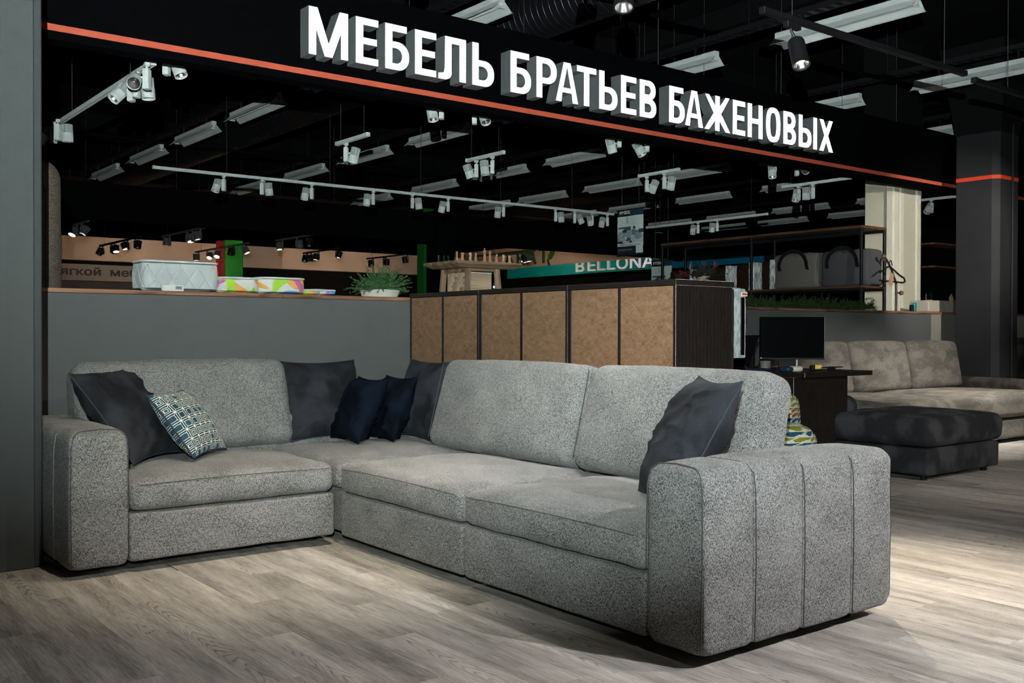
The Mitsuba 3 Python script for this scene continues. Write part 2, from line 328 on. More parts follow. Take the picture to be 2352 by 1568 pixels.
def extrude(poly, depth):
    gs = getattr(poly, 'geoms', [poly])
    return cat([trimesh.creation.extrude_polygon(g, depth, engine='earcut') for g in gs])
def text(t, h, o, x, depth=0.01, bold=False, up=(0, 0, 1), squeeze=1.0):
    m = meshkit.text_mesh(t, h, depth, bold); x = np.asarray(x, float); up = np.asarray(up, float)
    m.vertices[:, 0] *= squeeze
    return xf(m, frame(np.asarray(o, float), x, up, np.cross(x, up)))

# ------------------------------------------------------------------ scene helpers
used = {}
def numbered(name):
    n = used.get(name, -1) + 1; used[name] = n
    return name if n == 0 else '%s_%03d' % (name, n)
def thing(name, label, cat_, group=None):
    k = numbered(name); labels[k] = {'label': label, 'category': cat_}
    if group: labels[k]['group'] = group
    return k
def part(parent, name, m, mat, smooth=False, label=None, kind=None, **kw):
    k = numbered(parent + '__' + name)
    scene[k] = mikit.ply(m, mat, smooth=smooth, **kw)
    if label or kind:
        labels[k] = {}
        if label: labels[k]['label'] = label
        if kind: labels[k]['kind'] = kind
    return k
def solo(name, m, mat, label, cat_, group=None, smooth=False, kind=None, **kw):
    k = thing(name, label, cat_, group); scene[k] = mikit.ply(m, mat, smooth=smooth, **kw)
    if kind: labels[k]['kind'] = kind
    return k
def struct(name, m, mat, label=None, smooth=False):
    k = numbered(name); labels[k] = {'kind': 'structure'}
    if label: labels[k]['label'] = label
    if m is not None: scene[k] = mikit.ply(m, mat, smooth=smooth)
    return k
def glow(parent, name, m, radiance, weight=0.02, label=None):
    k = part(parent, name, m, 'm_white', label=label)
    scene[k]['emitter'] = {'type': 'area', 'radiance': rgb(radiance), 'sampling_weight': float(weight)}
    return k

# ================================================================== SETTING
YP = 6.7                       # plane of the low wall and of the sign above it
floor = struct('floor', box(-9, 32, -9, 34, -0.12, -0.004), 'm_floor', 'grey-brown wood-look plank floor')
ROWW, PL = 0.18, 1.22
cand = []
for r in range(-14, 70):
    x0 = 1.126 + r * ROWW
    off = (r * 0.6180339 - math.floor(r * 0.6180339)) * PL
    for c in range(-5, 6):
        y0 = 3.77 - off + c * PL
        cx, cy = x0 + ROWW / 2, y0 + PL / 2
        if y0 > 6.6 or x0 > 12.6: continue
        if 2.7 < cx < 3.55 and 2.2 < y0 and y0 + PL < 5.8: continue
        best = None
        for py in np.linspace(y0, y0 + PL, 5):
            d = cx * FWD[0] + py * FWD[1]; s = cx * RGT[0] + py * RGT[1]
            if d > 2.6 and abs(s) < d * 0.545: best = min(best or 1e9, d)
        if best is None: continue
        if cx < 1.15 and y0 > 5.2 or (cy > 5.2 and cx < 3.6): continue
        cand.append((best, x0, y0))
cand.sort()
rest = []
for i, (d, x0, y0) in enumerate(cand):
    m = box(x0 + 0.0001, x0 + ROWW - 0.0001, y0 + 0.0001, y0 + PL - 0.0001, -0.004, 0.0, 0.0004)
    if i < 300: part(floor, 'plank', m, 'm_floor')
    else: rest.append(m)
if rest: part(floor, 'far_plank', cat(rest), 'm_floor', kind='stuff')

ceil_ = struct('ceiling', box(-9, 32, -9, 34, 5.0, 5.2), 'm_ceiling', 'black painted ceiling')
for yb in (3.2, 9.6, 13.0, 18.5, 24.0): part(ceil_, 'beam', box(-9, 32, yb, yb + 0.35, 4.7, 5.0, 0.01), 'm_ceiling')
for xb in (9.3, 15.0, 20.3): part(ceil_, 'joist', box(xb, xb + 0.22, -6, 30, 4.76, 5.0, 0.01), 'm_ceiling')
struct('wall_right', box(31.7, 32, -9, 34, -0.1, 5.0), 'm_black'); struct('wall_back', box(-9, 32, 33.7, 34, -0.1, 5.0), 'm_black')
struct('wall_near', box(-9, 32, -9.2, -9, -0.1, 5.0), 'm_parapet'); struct('wall_far_left', box(-9.2, -9, -9, 34, -0.1, 5.0), 'm_black')

wl = struct('wall_left', box(-2.5, 1.135, 5.17, 5.32, 0.0, 5.0, 0.004), 'm_wall_grey', 'smooth grey partition wall at the left edge')
part(wl, 'edge_post', box(1.135, 1.175, 5.19, 5.30, 0.0, 5.0, 0.006), 'm_wall_edge')
wp = struct('wall_parapet', box(0.6, 11.9, YP, YP + 0.28, 0.0, 1.376), 'm_parapet', 'low grey partition wall under a wooden cap')
part(wp, 'end_panel', box(11.9, 16.5, YP, YP + 0.28, 0.0, 1.376), 'm_end_panel', label='beige end of the low wall')
xs_ = np.arange(0.6, 16.5, 0.84)
for x in xs_: part(wp, 'cap_board', box(x + 0.001, x + 0.839, YP - 0.012, YP + 0.33, 1.378, 1.405, 0.002), 'm_cap_wood')

col = struct('column_right', None, None, 'dark grey square column with a thin red stripe at the right')
scene.pop(col, None)
part(col, 'shaft', trimesh.convex.convex_hull(np.array([[x, y, z] for x, y in ((11.88, 6.37), (11.88, 5.93), (11.95, 5.86), (12.39, 5.86), (12.39, 6.37)) for z in (0, 3.55)])), 'm_column')
part(col, 'top', trimesh.convex.convex_hull(np.array([[x, y, z] for x, y, z in ((11.87, 6.38, 3.55), (11.87, 5.93, 3.55), (11.95, 5.85, 3.55), (12.4, 5.85, 3.55), (12.4, 6.38, 3.55), (11.7, 6.5, 4.6), (11.7, 5.7, 4.6), (12.6, 5.7, 4.6), (12.6, 6.5, 4.6))])), 'm_column_cap', label='black capital')
part(col, 'stripe', trimesh.convex.convex_hull(np.array([[x, y, z] for x, y in ((11.876, 6.372), (11.876, 5.928), (11.947, 5.856), (12.393, 5.856), (12.393, 6.372)) for z in (2.985, 3.03)])), 'm_red_stripe', label='red stripe')
part(col, 'conduit', tube([[12.22, 5.845, 0.0], [12.22, 5.845, 3.9]], 0.014), 'm_column', True, label='grey conduit pipe')
bc = struct('column_beige', None, None, 'beige profiled column behind the metal shelf')
part(bc, 'shaft', box(11.92, 12.56, 7.25, 7.66, 0, 3.3, 0.01), 'm_beige_wall'); part(bc, 'top', box(11.9, 12.58, 7.22, 7.68, 3.3, 5.0, 0.01), 'm_column_cap', label='black painted top')
part(bc, 'corner_strip', box(11.88, 12.02, 7.21, 7.33, 0, 3.3, 0.02), 'm_beige_wall_b'); part(bc, 'front_strip', box(12.08, 12.16, 7.23, 7.3, 0, 3.3, 0.006), 'm_beige_wall_b'); part(bc, 'end_strip', box(12.47, 12.575, 7.225, 7.3, 0, 3.3, 0.006), 'm_beige_wall_b')

# ------------------------------------------------------------------ the big sign
sign = thing('shop_sign', 'long black overhead sign board with an orange stripe and glowing white Cyrillic letters', 'sign')
part(sign, 'board', box(0.9, 16.5, YP, YP + 0.14, 2.955, 3.69, 0.003), 'm_sign_black')
part(sign, 'stripe', box(0.9, 16.5, YP - 0.004, YP, 3.008, 3.05), 'm_orange', label='orange stripe along the board')
H = 0.348; ST = 0.068; BR = 0.057
R_ = lambda x0, y0, x1, y1: sg.box(x0, y0, x1, y1)
def dee(x0, x1, y0, y1, r):
    r = min(r, (y1 - y0) / 2 - 1e-4, (x1 - x0) - 1e-4)
    a = np.linspace(-math.pi / 2, 0, 9); b = np.linspace(0, math.pi / 2, 9)
    pts = [(x0, y0)] + [(x1 - r + r * math.cos(t), y0 + r + r * math.sin(t)) for t in a] + [(x1 - r + r * math.cos(t), y1 - r + r * math.sin(t)) for t in b] + [(x0, y1)]
    return sg.Polygon(pts)
def bowl(w, y0, y1, s=ST, b=BR):
    h = y1 - y0
    return dee(0, w, y0, y1, h * 0.46).difference(dee(s, w - s, y0 + b * 0.95, y1 - b * 0.95, h * 0.24))
def glyph(ch, w):
    U = sops.unary_union; P = sg.Polygon; s, b = ST, BR
    if ch == 'М': s = 0.064; return U([R_(0, 0, s, H), R_(w - s, 0, w, H), P([(0, H), (s * 1.15, H), (w / 2, H * 0.30), (w - s * 1.15, H), (w, H), (w / 2 + s * 0.52, 0), (w / 2 - s * 0.52, 0)]).difference(P([(0, H), (0, 0), (w / 2 - s * 0.52, 0), (w * 0.2, H * 0.74)]).buffer(0) if False else P([(0, 0), (0.001, 0), (0, 0.001)]))])
    if ch == 'Е': return U([R_(0, 0, s, H), R_(0, 0, w, b), R_(0, H - b, w, H), R_(0, H * 0.5 - b * 0.45, w * 0.94, H * 0.5 + b * 0.5)])
    if ch == 'Б': return U([R_(0, 0, s, H), R_(0, H - b, w * 0.9, H), bowl(w, 0, H * 0.63)])
    if ch == 'Л': return U([R_(w - s, 0, w, H), R_(0.19 * w, H - b, w, H), P([(0.17 * w, H), (0.17 * w + s, H), (0.17 * w + s, 0.13 * H), (0.10 * w + s, 0.045 * H), (0.02 * w + s * .7, 0), (-0.02, 0), (-0.02, b * 0.85), (0.05 * w, b * 0.95), (0.13 * w, 0.17 * H), (0.16 * w, 0.3 * H)])])
    if ch == 'Ь': return U([R_(0, 0, s, H), bowl(w, 0, H * 0.61)])
    if ch == 'Р': return U([R_(0, 0, s, H), bowl(w, H * 0.36, H).union(R_(0, H * 0.36, s, H))])
    if ch == 'А': return P([(0, 0), (w * 0.345, H), (w * 0.655, H), (w, 0), (w - s * 1.02, 0), (w * 0.70, H * 0.235), (w * 0.30, H * 0.235), (s * 1.02, 0)]).difference(P([(w * 0.345, H * 0.37), (w * 0.655, H * 0.37), (w * 0.5, H * 0.86)]))
    if ch == 'Т': return U([R_(w / 2 - s / 2, 0, w / 2 + s / 2, H), R_(0, H - b, w, H)])
    if ch == 'В': return U([R_(0, 0, s, H), bowl(w * 0.96, H * 0.475, H), bowl(w, 0, H * 0.525)])
    if ch == 'Н': return U([R_(0, 0, s, H), R_(w - s, 0, w, H), R_(0, H * 0.5 - b * .5, w, H * 0.5 + b * .5)])
    if ch == 'О':
        f = lambda g, x0, x1, y0, y1: affinity.translate(affinity.scale(g, (x1 - x0) / 2, (y1 - y0) / 2, origin=(0, 0)), (x0 + x1) / 2, (y0 + y1) / 2)
        th = np.linspace(0, 2 * math.pi, 40, endpoint=False); e = sg.Polygon([(np.sign(math.cos(t)) * abs(math.cos(t)) ** 0.75, np.sign(math.sin(t)) * abs(math.sin(t)) ** 0.75) for t in th])
        return f(e, 0, w, -0.008, H + 0.008).difference(f(e, s, w - s, b * 0.9, H - b * 0.9))
    if ch == 'Ж':
        c = w / 2; d = s * 1.05
        return U([R_(c - s / 2, 0, c + s / 2, H), P([(0, 0), (d, 0), (c + .02, H * 0.46), (c, H * .62), (c - 0.05, H * 0.53)]), P([(w, 0), (w - d, 0), (c - .02, H * 0.46), (c, H * .62), (c + 0.05, H * 0.53)]),
                  P([(0.01, H), (d, H), (c + .02, H * 0.54), (c, H * .40), (c - 0.055, H * 0.49)]), P([(w - .01, H), (w - d, H), (c - .02, H * 0.54), (c, H * .40), (c + 0.055, H * 0.49)])])
    if ch == 'Ы': wb = w - s - 0.03; return U([R_(0, 0, s, H), bowl(wb, 0, H * 0.61), R_(w - s, 0, w, H)])
    if ch == 'Х': d = s * 1.12; return U([P([(0, 0), (d, 0), (w - 0.005, H), (w - d, H)]), P([(w, 0), (w - d, 0), (0.005, H), (d, H)])])
LX = [(3.261, 3.583), (3.642, 3.838), (3.893, 4.11), (4.158, 4.359), (4.395, 4.644), (4.702, 4.926), (5.092, 5.315), (5.37, 5.598), (5.584, 5.846), (5.826, 6.058), (6.091, 6.32), (6.36, 6.559), (6.599, 6.82),
      (6.991, 7.209), (7.213, 7.472), (7.486, 7.876), (7.911, 8.105), (8.144, 8.384), (8.439, 8.676), (8.728, 8.943), (8.991, 9.315), (9.355, 9.611)]
LB = [0.55, .55, .57, .6, .62, .66] + [0.9] * 7 + [2.6] * 9  # glow rises word by word to the right, imitating the viewing angle
for ch, (x0, x1), br in zip('МЕБЕЛЬБРАТЬЕВБАЖЕНОВЫХ', LX, LB):
    g = glyph(ch, x1 - x0).buffer(0)
    k = part(sign, 'letter', xf(extrude(g, 0.128), frame(V(x0, YP, 3.125), V(1, 0, 0), V(0, 0, 1), V(0, -1, 0))), 'm_letter_side', label='letter ' + ch + ' with dark grey sides and a glowing white face')
    glow(k, 'face', xf(extrude(g.buffer(-0.003), 0.004), frame(V(x0, YP - 0.128, 3.125), V(1, 0, 0), V(0, 0, 1), V(0, -1, 0))), (br, br * 1.005, br * 1.02), 0.05)
for x in (3.55, 7.05, 8.95, 11.2): part(sign, 'hanger_wire', tube([[x, YP + 0.07, 3.69], [x, YP + 0.07, 5.0]], 0.004, 5), 'm_wire')

# ================================================================== CORNER SOFA
sofa = thing('corner_sofa', 'large grey melange fabric corner sofa with wide padded arms', 'sofa')
def puff(top=0.03, side=0.008, seams=(), axis=0, depth=0.007, wr=0.004, seed=0, c=None, fr=7.0, sq=0.0):
    def f(p, q, n):
        if sq > 0:
            p = p.copy(); nxy = np.abs(n[:, :2]); m = np.linalg.norm(nxy, axis=1) + 1e-9; nz = n[:, 2]
            fac = (m / (nxy.max(1) + 1e-9)) ** (0.6 * (1 - np.abs(nz))) * np.where(nz < 0, np.maximum(m, 0.03) ** -0.75, 1.0)
            p[:, :2] += n[:, :2] * sq * (fac - 1)[:, None]
        d = np.zeros(len(p))
        d += np.where(n[:, 2] > 0.3, top * np.clip(n[:, 2], 0, 1) * (1 - q[:, 0] ** 4) * (1 - q[:, 1] ** 4), 0)
        for a in (0, 1):
            o = 1 - a
            d += side * np.abs(n[:, a]) * (1 - q[:, o] ** 2) * (1 - q[:, 2] ** 2)
        for s in seams: d -= depth * np.exp(-((p[:, axis] - s) / 0.016) ** 2)
        d += wr * (meshkit.fbm(p * fr + seed * 7.3 + 50, 3) - 0.5) * 2
        return p + n * d[:, None]
    return f
# bases
for i, (y0, y1) in enumerate(((2.50, 3.613), (3.627, 4.752))): part(sofa, 'base', soft((2.545, y0, 0.052), (3.42, y1, 0.278), 0.022, 34, puff(0, 0.004, wr=0.003, seed=i, sq=0.022)), 'm_fabric', True)
part(sofa, 'base', soft((1.462, 4.79, 0.052), (2.532, 5.6, 0.278), 0.022, 30, puff(0, 0.004, wr=0.003, seed=3, sq=0.022)), 'm_fabric', True)
part(sofa, 'base', soft((2.575, 4.765, 0.052), (3.42, 5.65, 0.29), 0.03, 24, puff(0, 0.002, seed=4)), 'm_fabric', True)
# seats
for i, (y0, y1) in enumerate(((2.502, 3.615), (3.622, 4.748))):
    k = part(sofa, 'seat_cushion', soft((2.535, y0, 0.284), (3.40, y1, 0.432), 0.042, 44, puff(0.034, 0.012, wr=0.007, seed=10 + i, fr=6.0)), 'm_fabric', True)
    part(k, 'piping', tube([[2.529 + 0.002 * math.sin(9 * t), y0 + 0.04 + (y1 - y0 - 0.08) * t, 0.409 + 0.008 * math.sin(math.pi * t)] for t in np.linspace(0, 1, 24)], 0.0018, 5), 'm_seam', True)
k = part(sofa, 'seat_cushion', soft((1.462, 4.782, 0.284), (2.528, 5.62, 0.432), 0.042, 44, puff(0.034, 0.012, wr=0.008, seed=14, fr=6.0)), 'm_fabric', True)
part(k, 'piping', tube([[1.50 + 0.99 * t, 4.776 + 0.002 * math.sin(9 * t), 0.409 + 0.008 * math.sin(math.pi * t)] for t in np.linspace(0, 1, 24)], 0.0018, 5), 'm_seam', True)
part(sofa, 'seat_cushion', soft((2.54, 4.758, 0.292), (3.45, 5.68, 0.436), 0.05, 40, puff(0.028, 0.006, wr=0.006, seed=17)), 'm_fabric', True)
# backrest frames
part(sofa, 'backrest', soft((3.42, 2.36, 0.05), (3.685, 5.9, 0.635), 0.05, 50, puff(0.01, 0.004, seed=20)), 'm_fabric', True)
part(sofa, 'backrest', soft((1.30, 5.64, 0.05), (3.44, 5.905, 0.635), 0.05, 40, puff(0.01, 0.004, seed=21)), 'm_fabric', True)
# arms
sx = [2.80, 3.078, 3.385]; cxm = (2.54 + 3.665) / 2
k = part(sofa, 'armrest', soft((2.54, 2.222, 0.045), (3.665, 2.492, 0.672), 0.048, 70, puff(0.014, 0.006, [s - cxm for s in sx], 0, 0.007, 0.003, 30, sq=0.048)), 'm_fabric', True)
for s in sx:
    part(k, 'seam', tube([[s, 2.219, 0.06], [s, 2.2135, 0.35], [s, 2.217, 0.58], [s, 2.226, 0.645], [s, 2.255, 0.671], [s, 2.30, 0.679], [s, 2.42, 0.679], [s, 2.47, 0.66]], 0.0022, 5), 'm_seam', True)
part(k, 'piping', tube([[2.541, 2.236, 0.07], [2.539, 2.230, 0.35], [2.541, 2.233, 0.60], [2.545, 2.246, 0.655], [2.549, 2.27, 0.676], [2.549, 2.36, 0.684], [2.549, 2.44, 0.678], [2.545, 2.472, 0.655], [2.541, 2.486, 0.60], [2.539, 2.489, 0.3]], 0.0022, 5), 'm_seam', True)
sy = [5.02, 5.30, 5.60]; cym = (4.775 + 5.9) / 2
k = part(sofa, 'armrest', soft((1.19, 4.775, 0.045), (1.458, 5.9, 0.672), 0.048, 70, puff(0.014, 0.006, [s - cym for s in sy], 1, 0.007, 0.003, 31, sq=0.048)), 'm_fabric', True)
for s in sy: part(k, 'seam', tube([[1.187, s, 0.06], [1.182, s, 0.35], [1.186, s, 0.58], [1.195, s, 0.645], [1.222, s, 0.671], [1.27, s, 0.679], [1.39, s, 0.679], [1.44, s, 0.66]], 0.0014, 5), 'm_stitch', True)
part(k, 'piping', tube([[1.203, 4.776, 0.07], [1.198, 4.774, 0.35], [1.201, 4.776, 0.60], [1.213, 4.78, 0.655], [1.236, 4.784, 0.676], [1.325, 4.784, 0.684], [1.405, 4.784, 0.678], [1.438, 4.78, 0.655], [1.452, 4.776, 0.60], [1.454, 4.774, 0.3]], 0.0018, 5), 'm_seam', True)
# loose back cushions
def lean(m, pivot, axis, ang):
    return xf(m, trimesh.transformations.rotation_matrix(ang, axis, pivot))
def bpuff(a, seed):
    def f(p, q, n):
        o = 1 - a
        d = 0.042 * np.abs(n[:, a]) * (1 - q[:, o] ** 2) * (1 - q[:, 2] ** 2) ** 0.8 + 0.012 * np.clip(n[:, 2], 0, 1) * (1 - q[:, o] ** 2)
        d += 0.006 * (meshkit.fbm(p * 6 + seed * 5.1 + 40, 3) - 0.5) * 2
        p = p + n * d[:, None]
        p[:, a] *= 1 - 0.22 * np.clip(q[:, 2], -1, 1) * 0.5
        return p
    return f
for i, (y0, y1) in enumerate(((2.635, 3.752), (3.772, 5.062))):
    m = soft((3.275, y0, 0.458), (3.50, y1, 0.992), 0.07, 40, bpuff(0, 40 + i), 4)
    k = part(sofa, 'back_cushion', lean(m, [3.3, 0, 0.46], [0, 1, 0], math.radians(15)), 'm_fabric', True)
    z = np.linspace(0.50, 0.955, 10)
    part(k, 'piping', lean(tube([[3.272 + 0.018 * 0 + 0.012 * math.sin(t * 3), y1 - 0.012, t] for t in z], 0.0026, 5), [3.3, 0, 0.46], [0, 1, 0], math.radians(15)), 'm_seam', True)
m = soft((1.452, 5.585, 0.462), (2.70, 5.84, 0.995), 0.07, 40, bpuff(1, 44), 4)
part(sofa, 'back_cushion', lean(m, [0, 5.6, 0.46], [1, 0, 0], math.radians(-15)), 'm_fabric', True)
for x, y in ((1.344, 4.97), (1.585, 4.99), (2.484, 4.985), (2.72, 2.36), (2.78, 3.5), (2.85, 4.6), (3.5, 2.34), (3.5, 5.8), (1.3, 5.8)):
    part(sofa, 'leg', lathe([(0, 0.056), (0.026, 0.056), (0.026, 0.012), (0.031, 0.01), (0.031, 0.0), (0, 0.0)], (x, y, 0), n=16), 'm_black_plastic', 30, label='round black plastic foot')

# ------------------------------------------------------------------ throw pillows
def pillow(name, label, D, C, A, mat, thick=0.15, seam='m_seam', seed=0, wr=0.012, group=None, uvm=False):
    D, C, A = V(*D), V(*C), V(*A); ex, ey = C - D, A - D; w, h = np.linalg.norm(ex), np.linalg.norm(ey)
    ex = ex / w; nz = np.cross(ex, ey); nz /= np.linalg.norm(nz); ey = np.cross(nz, ex)
    ctr = D + (C - D) / 2 + (A - D) / 2; n = 56
    g = np.sin(np.linspace(-1, 1, n) * math.pi / 2); u, v = np.meshgrid(g, g, indexing='ij')
    k = 0.085
    X = u * w / 2 * (1 - k * (1 - v * v) * u * u); Y = v * h / 2 * (1 - k * (1 - u * u) * v * v)
    th = thick / 2 * (((1 - u ** 2) * (1 - v ** 2)).clip(0) ** 0.5) * (0.86 + 0.14 * (1 - u * u) * (1 - v * v))
    pt = np.stack([X, Y, 0 * X], -1)
    ang = np.arctan2(Y, X); rad = np.maximum(abs(u), abs(v))
    ridge = lambda q, sd: 1 - np.abs(2 * meshkit.fbm(q + sd, 2) - 1) * 2.2
    wn = (meshkit.fbm(pt * 9 + seed * 3.7 + 20, 3) - 0.5) * 2.4 * wr + wr * 0.55 * np.clip(ridge(pt * V(7, 12, 1) + seed * 1.9, 31), 0, 1) ** 3
    pol = np.stack([np.cos(ang) * 4.2, np.sin(ang) * 4.2, rad * 1.2], -1)
    crease = wr * 1.5 * (np.clip(ridge(pol + seed * 2.3, 11), -0.4, 1)) * np.clip(rad - 0.5, 0, 1) * 2.0 * (1 - rad ** 5)
    edge = (1 - rad ** 6)
    sag = 0.02 * v * (1 - u * u)
    pts, faces, uvs = [], [], []
    for s in (1, -1):
        Zz = s * (th + (wn + crease) * edge) + sag * edge * 0.6
        P3 = ctr + X[..., None] * ex + Y[..., None] * ey + Zz[..., None] * nz
        i, j = np.meshgrid(np.arange(n - 1), np.arange(n - 1), indexing='ij')
        e = np.stack([i * n + j, (i + 1) * n + j, (i + 1) * n + j + 1, i * n + j + 1], -1).reshape(-1, 4)
        if s < 0: e = e[:, ::-1]
        faces.append(np.vstack([e[:, :3], e[:, [0, 2, 3]]]) + len(pts) * n * n); pts.append(P3.reshape(-1, 3)); uvs.append(np.stack([u * .5 + .5, v * .5 + .5], -1).reshape(-1, 2))
    m = mesh(np.vstack(pts), np.vstack(faces))
    key = thing(name, label, 'cushion', group)
    if uvm: part(key, 'cover', m, mat, True, uv=np.vstack(uvs))
    else: m.merge_vertices(digits_vertex=5); part(key, 'cover', m, mat, True)
    per = [(i, 0) for i in range(n)] + [(n - 1, j) for j in range(1, n)] + [(i, n - 1) for i in range(n - 2, -1, -1)] + [(0, j) for j in range(n - 2, 0, -1)]
    loop = np.array([ctr + X[i, j] * ex + Y[i, j] * ey for i, j in per])
    part(key, 'piping', tube(loop, 0.0042, 6, closed=True), seam, True)
    return key
prin('m_pipe_navy', (0.02, 0.03, 0.04), 0.7, 0.2)
pillow('throw_pillow', 'charcoal velvet cushion leaning on the left arm of the corner sofa', (1.57, 5.06, 0.475), (1.95, 5.45, 0.475), (1.31, 5.28, 0.92), 'm_charcoal', 0.25, 'm_pipe_navy', 1, 0.030)
pillow('throw_pillow', 'small blue cushion with a white geometric star lattice print', (1.85, 5.02, 0.485), (2.16, 5.36, 0.485), (1.675, 5.20, 0.805), 'm_pattern', 0.17, 'm_pipe_navy', 2, 0.006, uvm=True)
pillow('throw_pillow', 'charcoal velvet cushion beside the left back cushion, in the sofa corner', (2.68, 5.60, 0.47), (3.22, 5.58, 0.47), (2.66, 5.84, 0.95), 'm_charcoal', 0.20, 'm_pipe_navy', 3, 0.022)
pillow('throw_pillow', 'dark navy shiny cushion in the sofa corner, front one of the pair', (2.93, 5.58, 0.48), (2.90, 5.18, 0.48), (3.12, 5.60, 0.85), 'm_navy', 0.18, 'm_navy', 4, 0.028)
pillow('throw_pillow', 'dark navy shiny cushion in the sofa corner, rear one of the pair', (3.16, 5.58, 0.475), (3.14, 5.19, 0.475), (3.32, 5.58, 0.855), 'm_navy', 0.17, 'm_navy', 5, 0.028)
pillow('throw_pillow', 'charcoal velvet cushion leaning beside the first long back cushion', (3.36, 5.62, 0.47), (3.35, 5.06, 0.47), (3.53, 5.62, 0.955), 'm_charcoal', 0.14, 'm_pipe_navy', 6, 0.022)
pillow('throw_pillow', 'charcoal velvet cushion tucked behind the striped right arm of the corner sofa', (3.08, 3.10, 0.465), (2.83, 2.66, 0.465), (3.20, 2.80, 0.93), 'm_charcoal', 0.22, 'm_pipe_navy', 7, 0.022)

# ================================================================== CABINETS BEHIND THE SOFA
X0, X1 = 4.18, 4.665
for i, (y0, y1, lab) in enumerate(((3.872, 4.783, 'dark wenge cabinet with two brown board back panels, nearest of the three'),
                                   (4.797, 5.742, 'dark wenge cabinet with two brown board back panels, middle one of the three'),
                                   (5.756, 6.668, 'dark wenge cabinet with two brown back panels, farthest one, beside the low wall'))):
    c = thing('cabinet', lab, 'cabinet', 'cabinets with brown board backs')
    part(c, 'top', box(X0 - 0.004, X1 + 0.012, y0 - 0.004, y1 + 0.004, 1.402, 1.434, 0.0015), 'm_wenge_h')
    part(c, 'side_panel', box(X0, X1, y0, y0 + 0.022, 0.0, 1.4, 0.0015), 'm_wenge'); part(c, 'side_panel', box(X0, X1, y1 - 0.022, y1, 0.0, 1.4, 0.0015), 'm_wenge')
    part(c, 'bottom', box(X0 + 0.01, X1, y0 + 0.024, y1 - 0.024, 0.04, 0.06), 'm_wenge_h')
    ym = (y0 + y1) / 2
    part(c, 'divider', box(X0 - 0.002, X1 - 0.05, ym - 0.009, ym + 0.009, 0.06, 1.4), 'm_wenge')
    part(c, 'back_panel', box(X0 + 0.004, X0 + 0.010, y0 + 0.023, ym - 0.010, 0.06, 1.398), 'm_board', label='brown fibreboard panel')
    part(c, 'back_panel', box(X0 + 0.004, X0 + 0.010, ym + 0.010, y1 - 0.023, 0.06, 1.398), 'm_board', label='brown fibreboard panel')
    part(c, 'door', box(X1 + 0.001, X1 + 0.018, y0 + 0.002, ym - 0.002, 0.06, 1.39, 0.001), 'm_wenge'); part(c, 'door', box(X1 + 0.001, X1 + 0.018, ym + 0.002, y1 - 0.002, 0.06, 1.39, 0.001), 'm_wenge')
    if i == 0:
        part(c, 'edge_band', box(X0 - 0.0045, X1 + 0.012, y0 - 0.0055, y0 - 0.004, 1.4322, 1.4348), 'm_edge_light', label='pale edge'); part(c, 'edge_band', box(X0, X1, y0 - 0.002, y0, 1.4, 1.4025), 'm_edge_light')  # thin pale lines along the cabinet edges
        part(c, 'edge_band', box(X0 - 0.0015, X0 + 0.0005, y0 - 0.0015, y0 + 0.0005, 0.3, 1.434), 'm_edge_light')
# small chess table and its pieces
ct = thing('chess_table', 'small walnut chess table on the cabinet tops', 'table')
zt = 1.655
topm = trimesh.convex.convex_hull(np.array([[x, y, z] for (a, b, z) in ((0.0, 0.0, zt), (0.0, 0.0, zt - 0.022), (0.055, 0.04, zt - 0.046)) for x in (4.13 + a, 4.73 - a) for y in (5.95 + b, 6.40 - b)]))
part(ct, 'top', topm, 'm_walnut')
for x in (4.285, 4.55):
    for y in (6.035, 6.35):
        ox, oy = (-0.010 if x < 4.4 else 0.012), (-0.008 if y < 6.2 else 0.008)
        part(ct, 'leg', trimesh.convex.convex_hull(np.array([[x + a + (ox if z < 1.5 else 0), y + b + (oy if z < 1.5 else 0), z] for a in (-0.019, 0.019) for b in (-0.014, 0.014) for z in (1.4345, zt - 0.047)])), 'm_walnut_z')
part(ct, 'apron', box(4.31, 4.525, 6.022, 6.036, zt - 0.068, zt - 0.047, 0.002), 'm_walnut'); part(ct, 'apron', box(4.272, 4.286, 6.05, 6.335, zt - 0.075, zt - 0.047, 0.002), 'm_walnut')
dw = part(ct, 'drawer', box(4.302, 4.515, 6.050, 6.332, 1.4355, zt - 0.072, 0.003), 'm_drawer'); part(dw, 'lip', box(4.318, 4.512, 6.043, 6.051, zt - 0.083, zt - 0.073, 0.001), 'm_edge_light')
PROF = {
    'pawn': (0.042, [(0, 0), (.013, 0), (.013, .006), (.008, .011), (.005, .024), (.009, .027), (.005, .029), (.0085, .034), (.0075, .039), (0, .042)]),
    'rook': (0.060, [(0, 0), (.017, 0), (.017, .008), (.012, .014), (.010, .042), (.013, .046), (.0145, .060), (.009, .060), (.009, .055), (0, .055)]),
    'bishop': (0.070, [(0, 0), (.015, 0), (.015, .007), (.009, .013), (.006, .038), (.011, .042), (.006, .045), (.009, .053), (.006, .063), (.002, .067), (0, .070)]),
    'queen': (0.088, [(0, 0), (.017, 0), (.017, .008), (.010, .015), (.007, .052), (.013, .057), (.008, .060), (.013, .076), (.009, .079), (.004, .082), (.004, .086), (0, .088)]),
    'king': (0.105, [(0, 0), (.019, 0), (.019, .009), (.012, .017), (.008, .060), (.015, .066), (.009, .070), (.015, .084), (.006, .088), (.004, .097), (.003, .104), (0, .105)]),
}
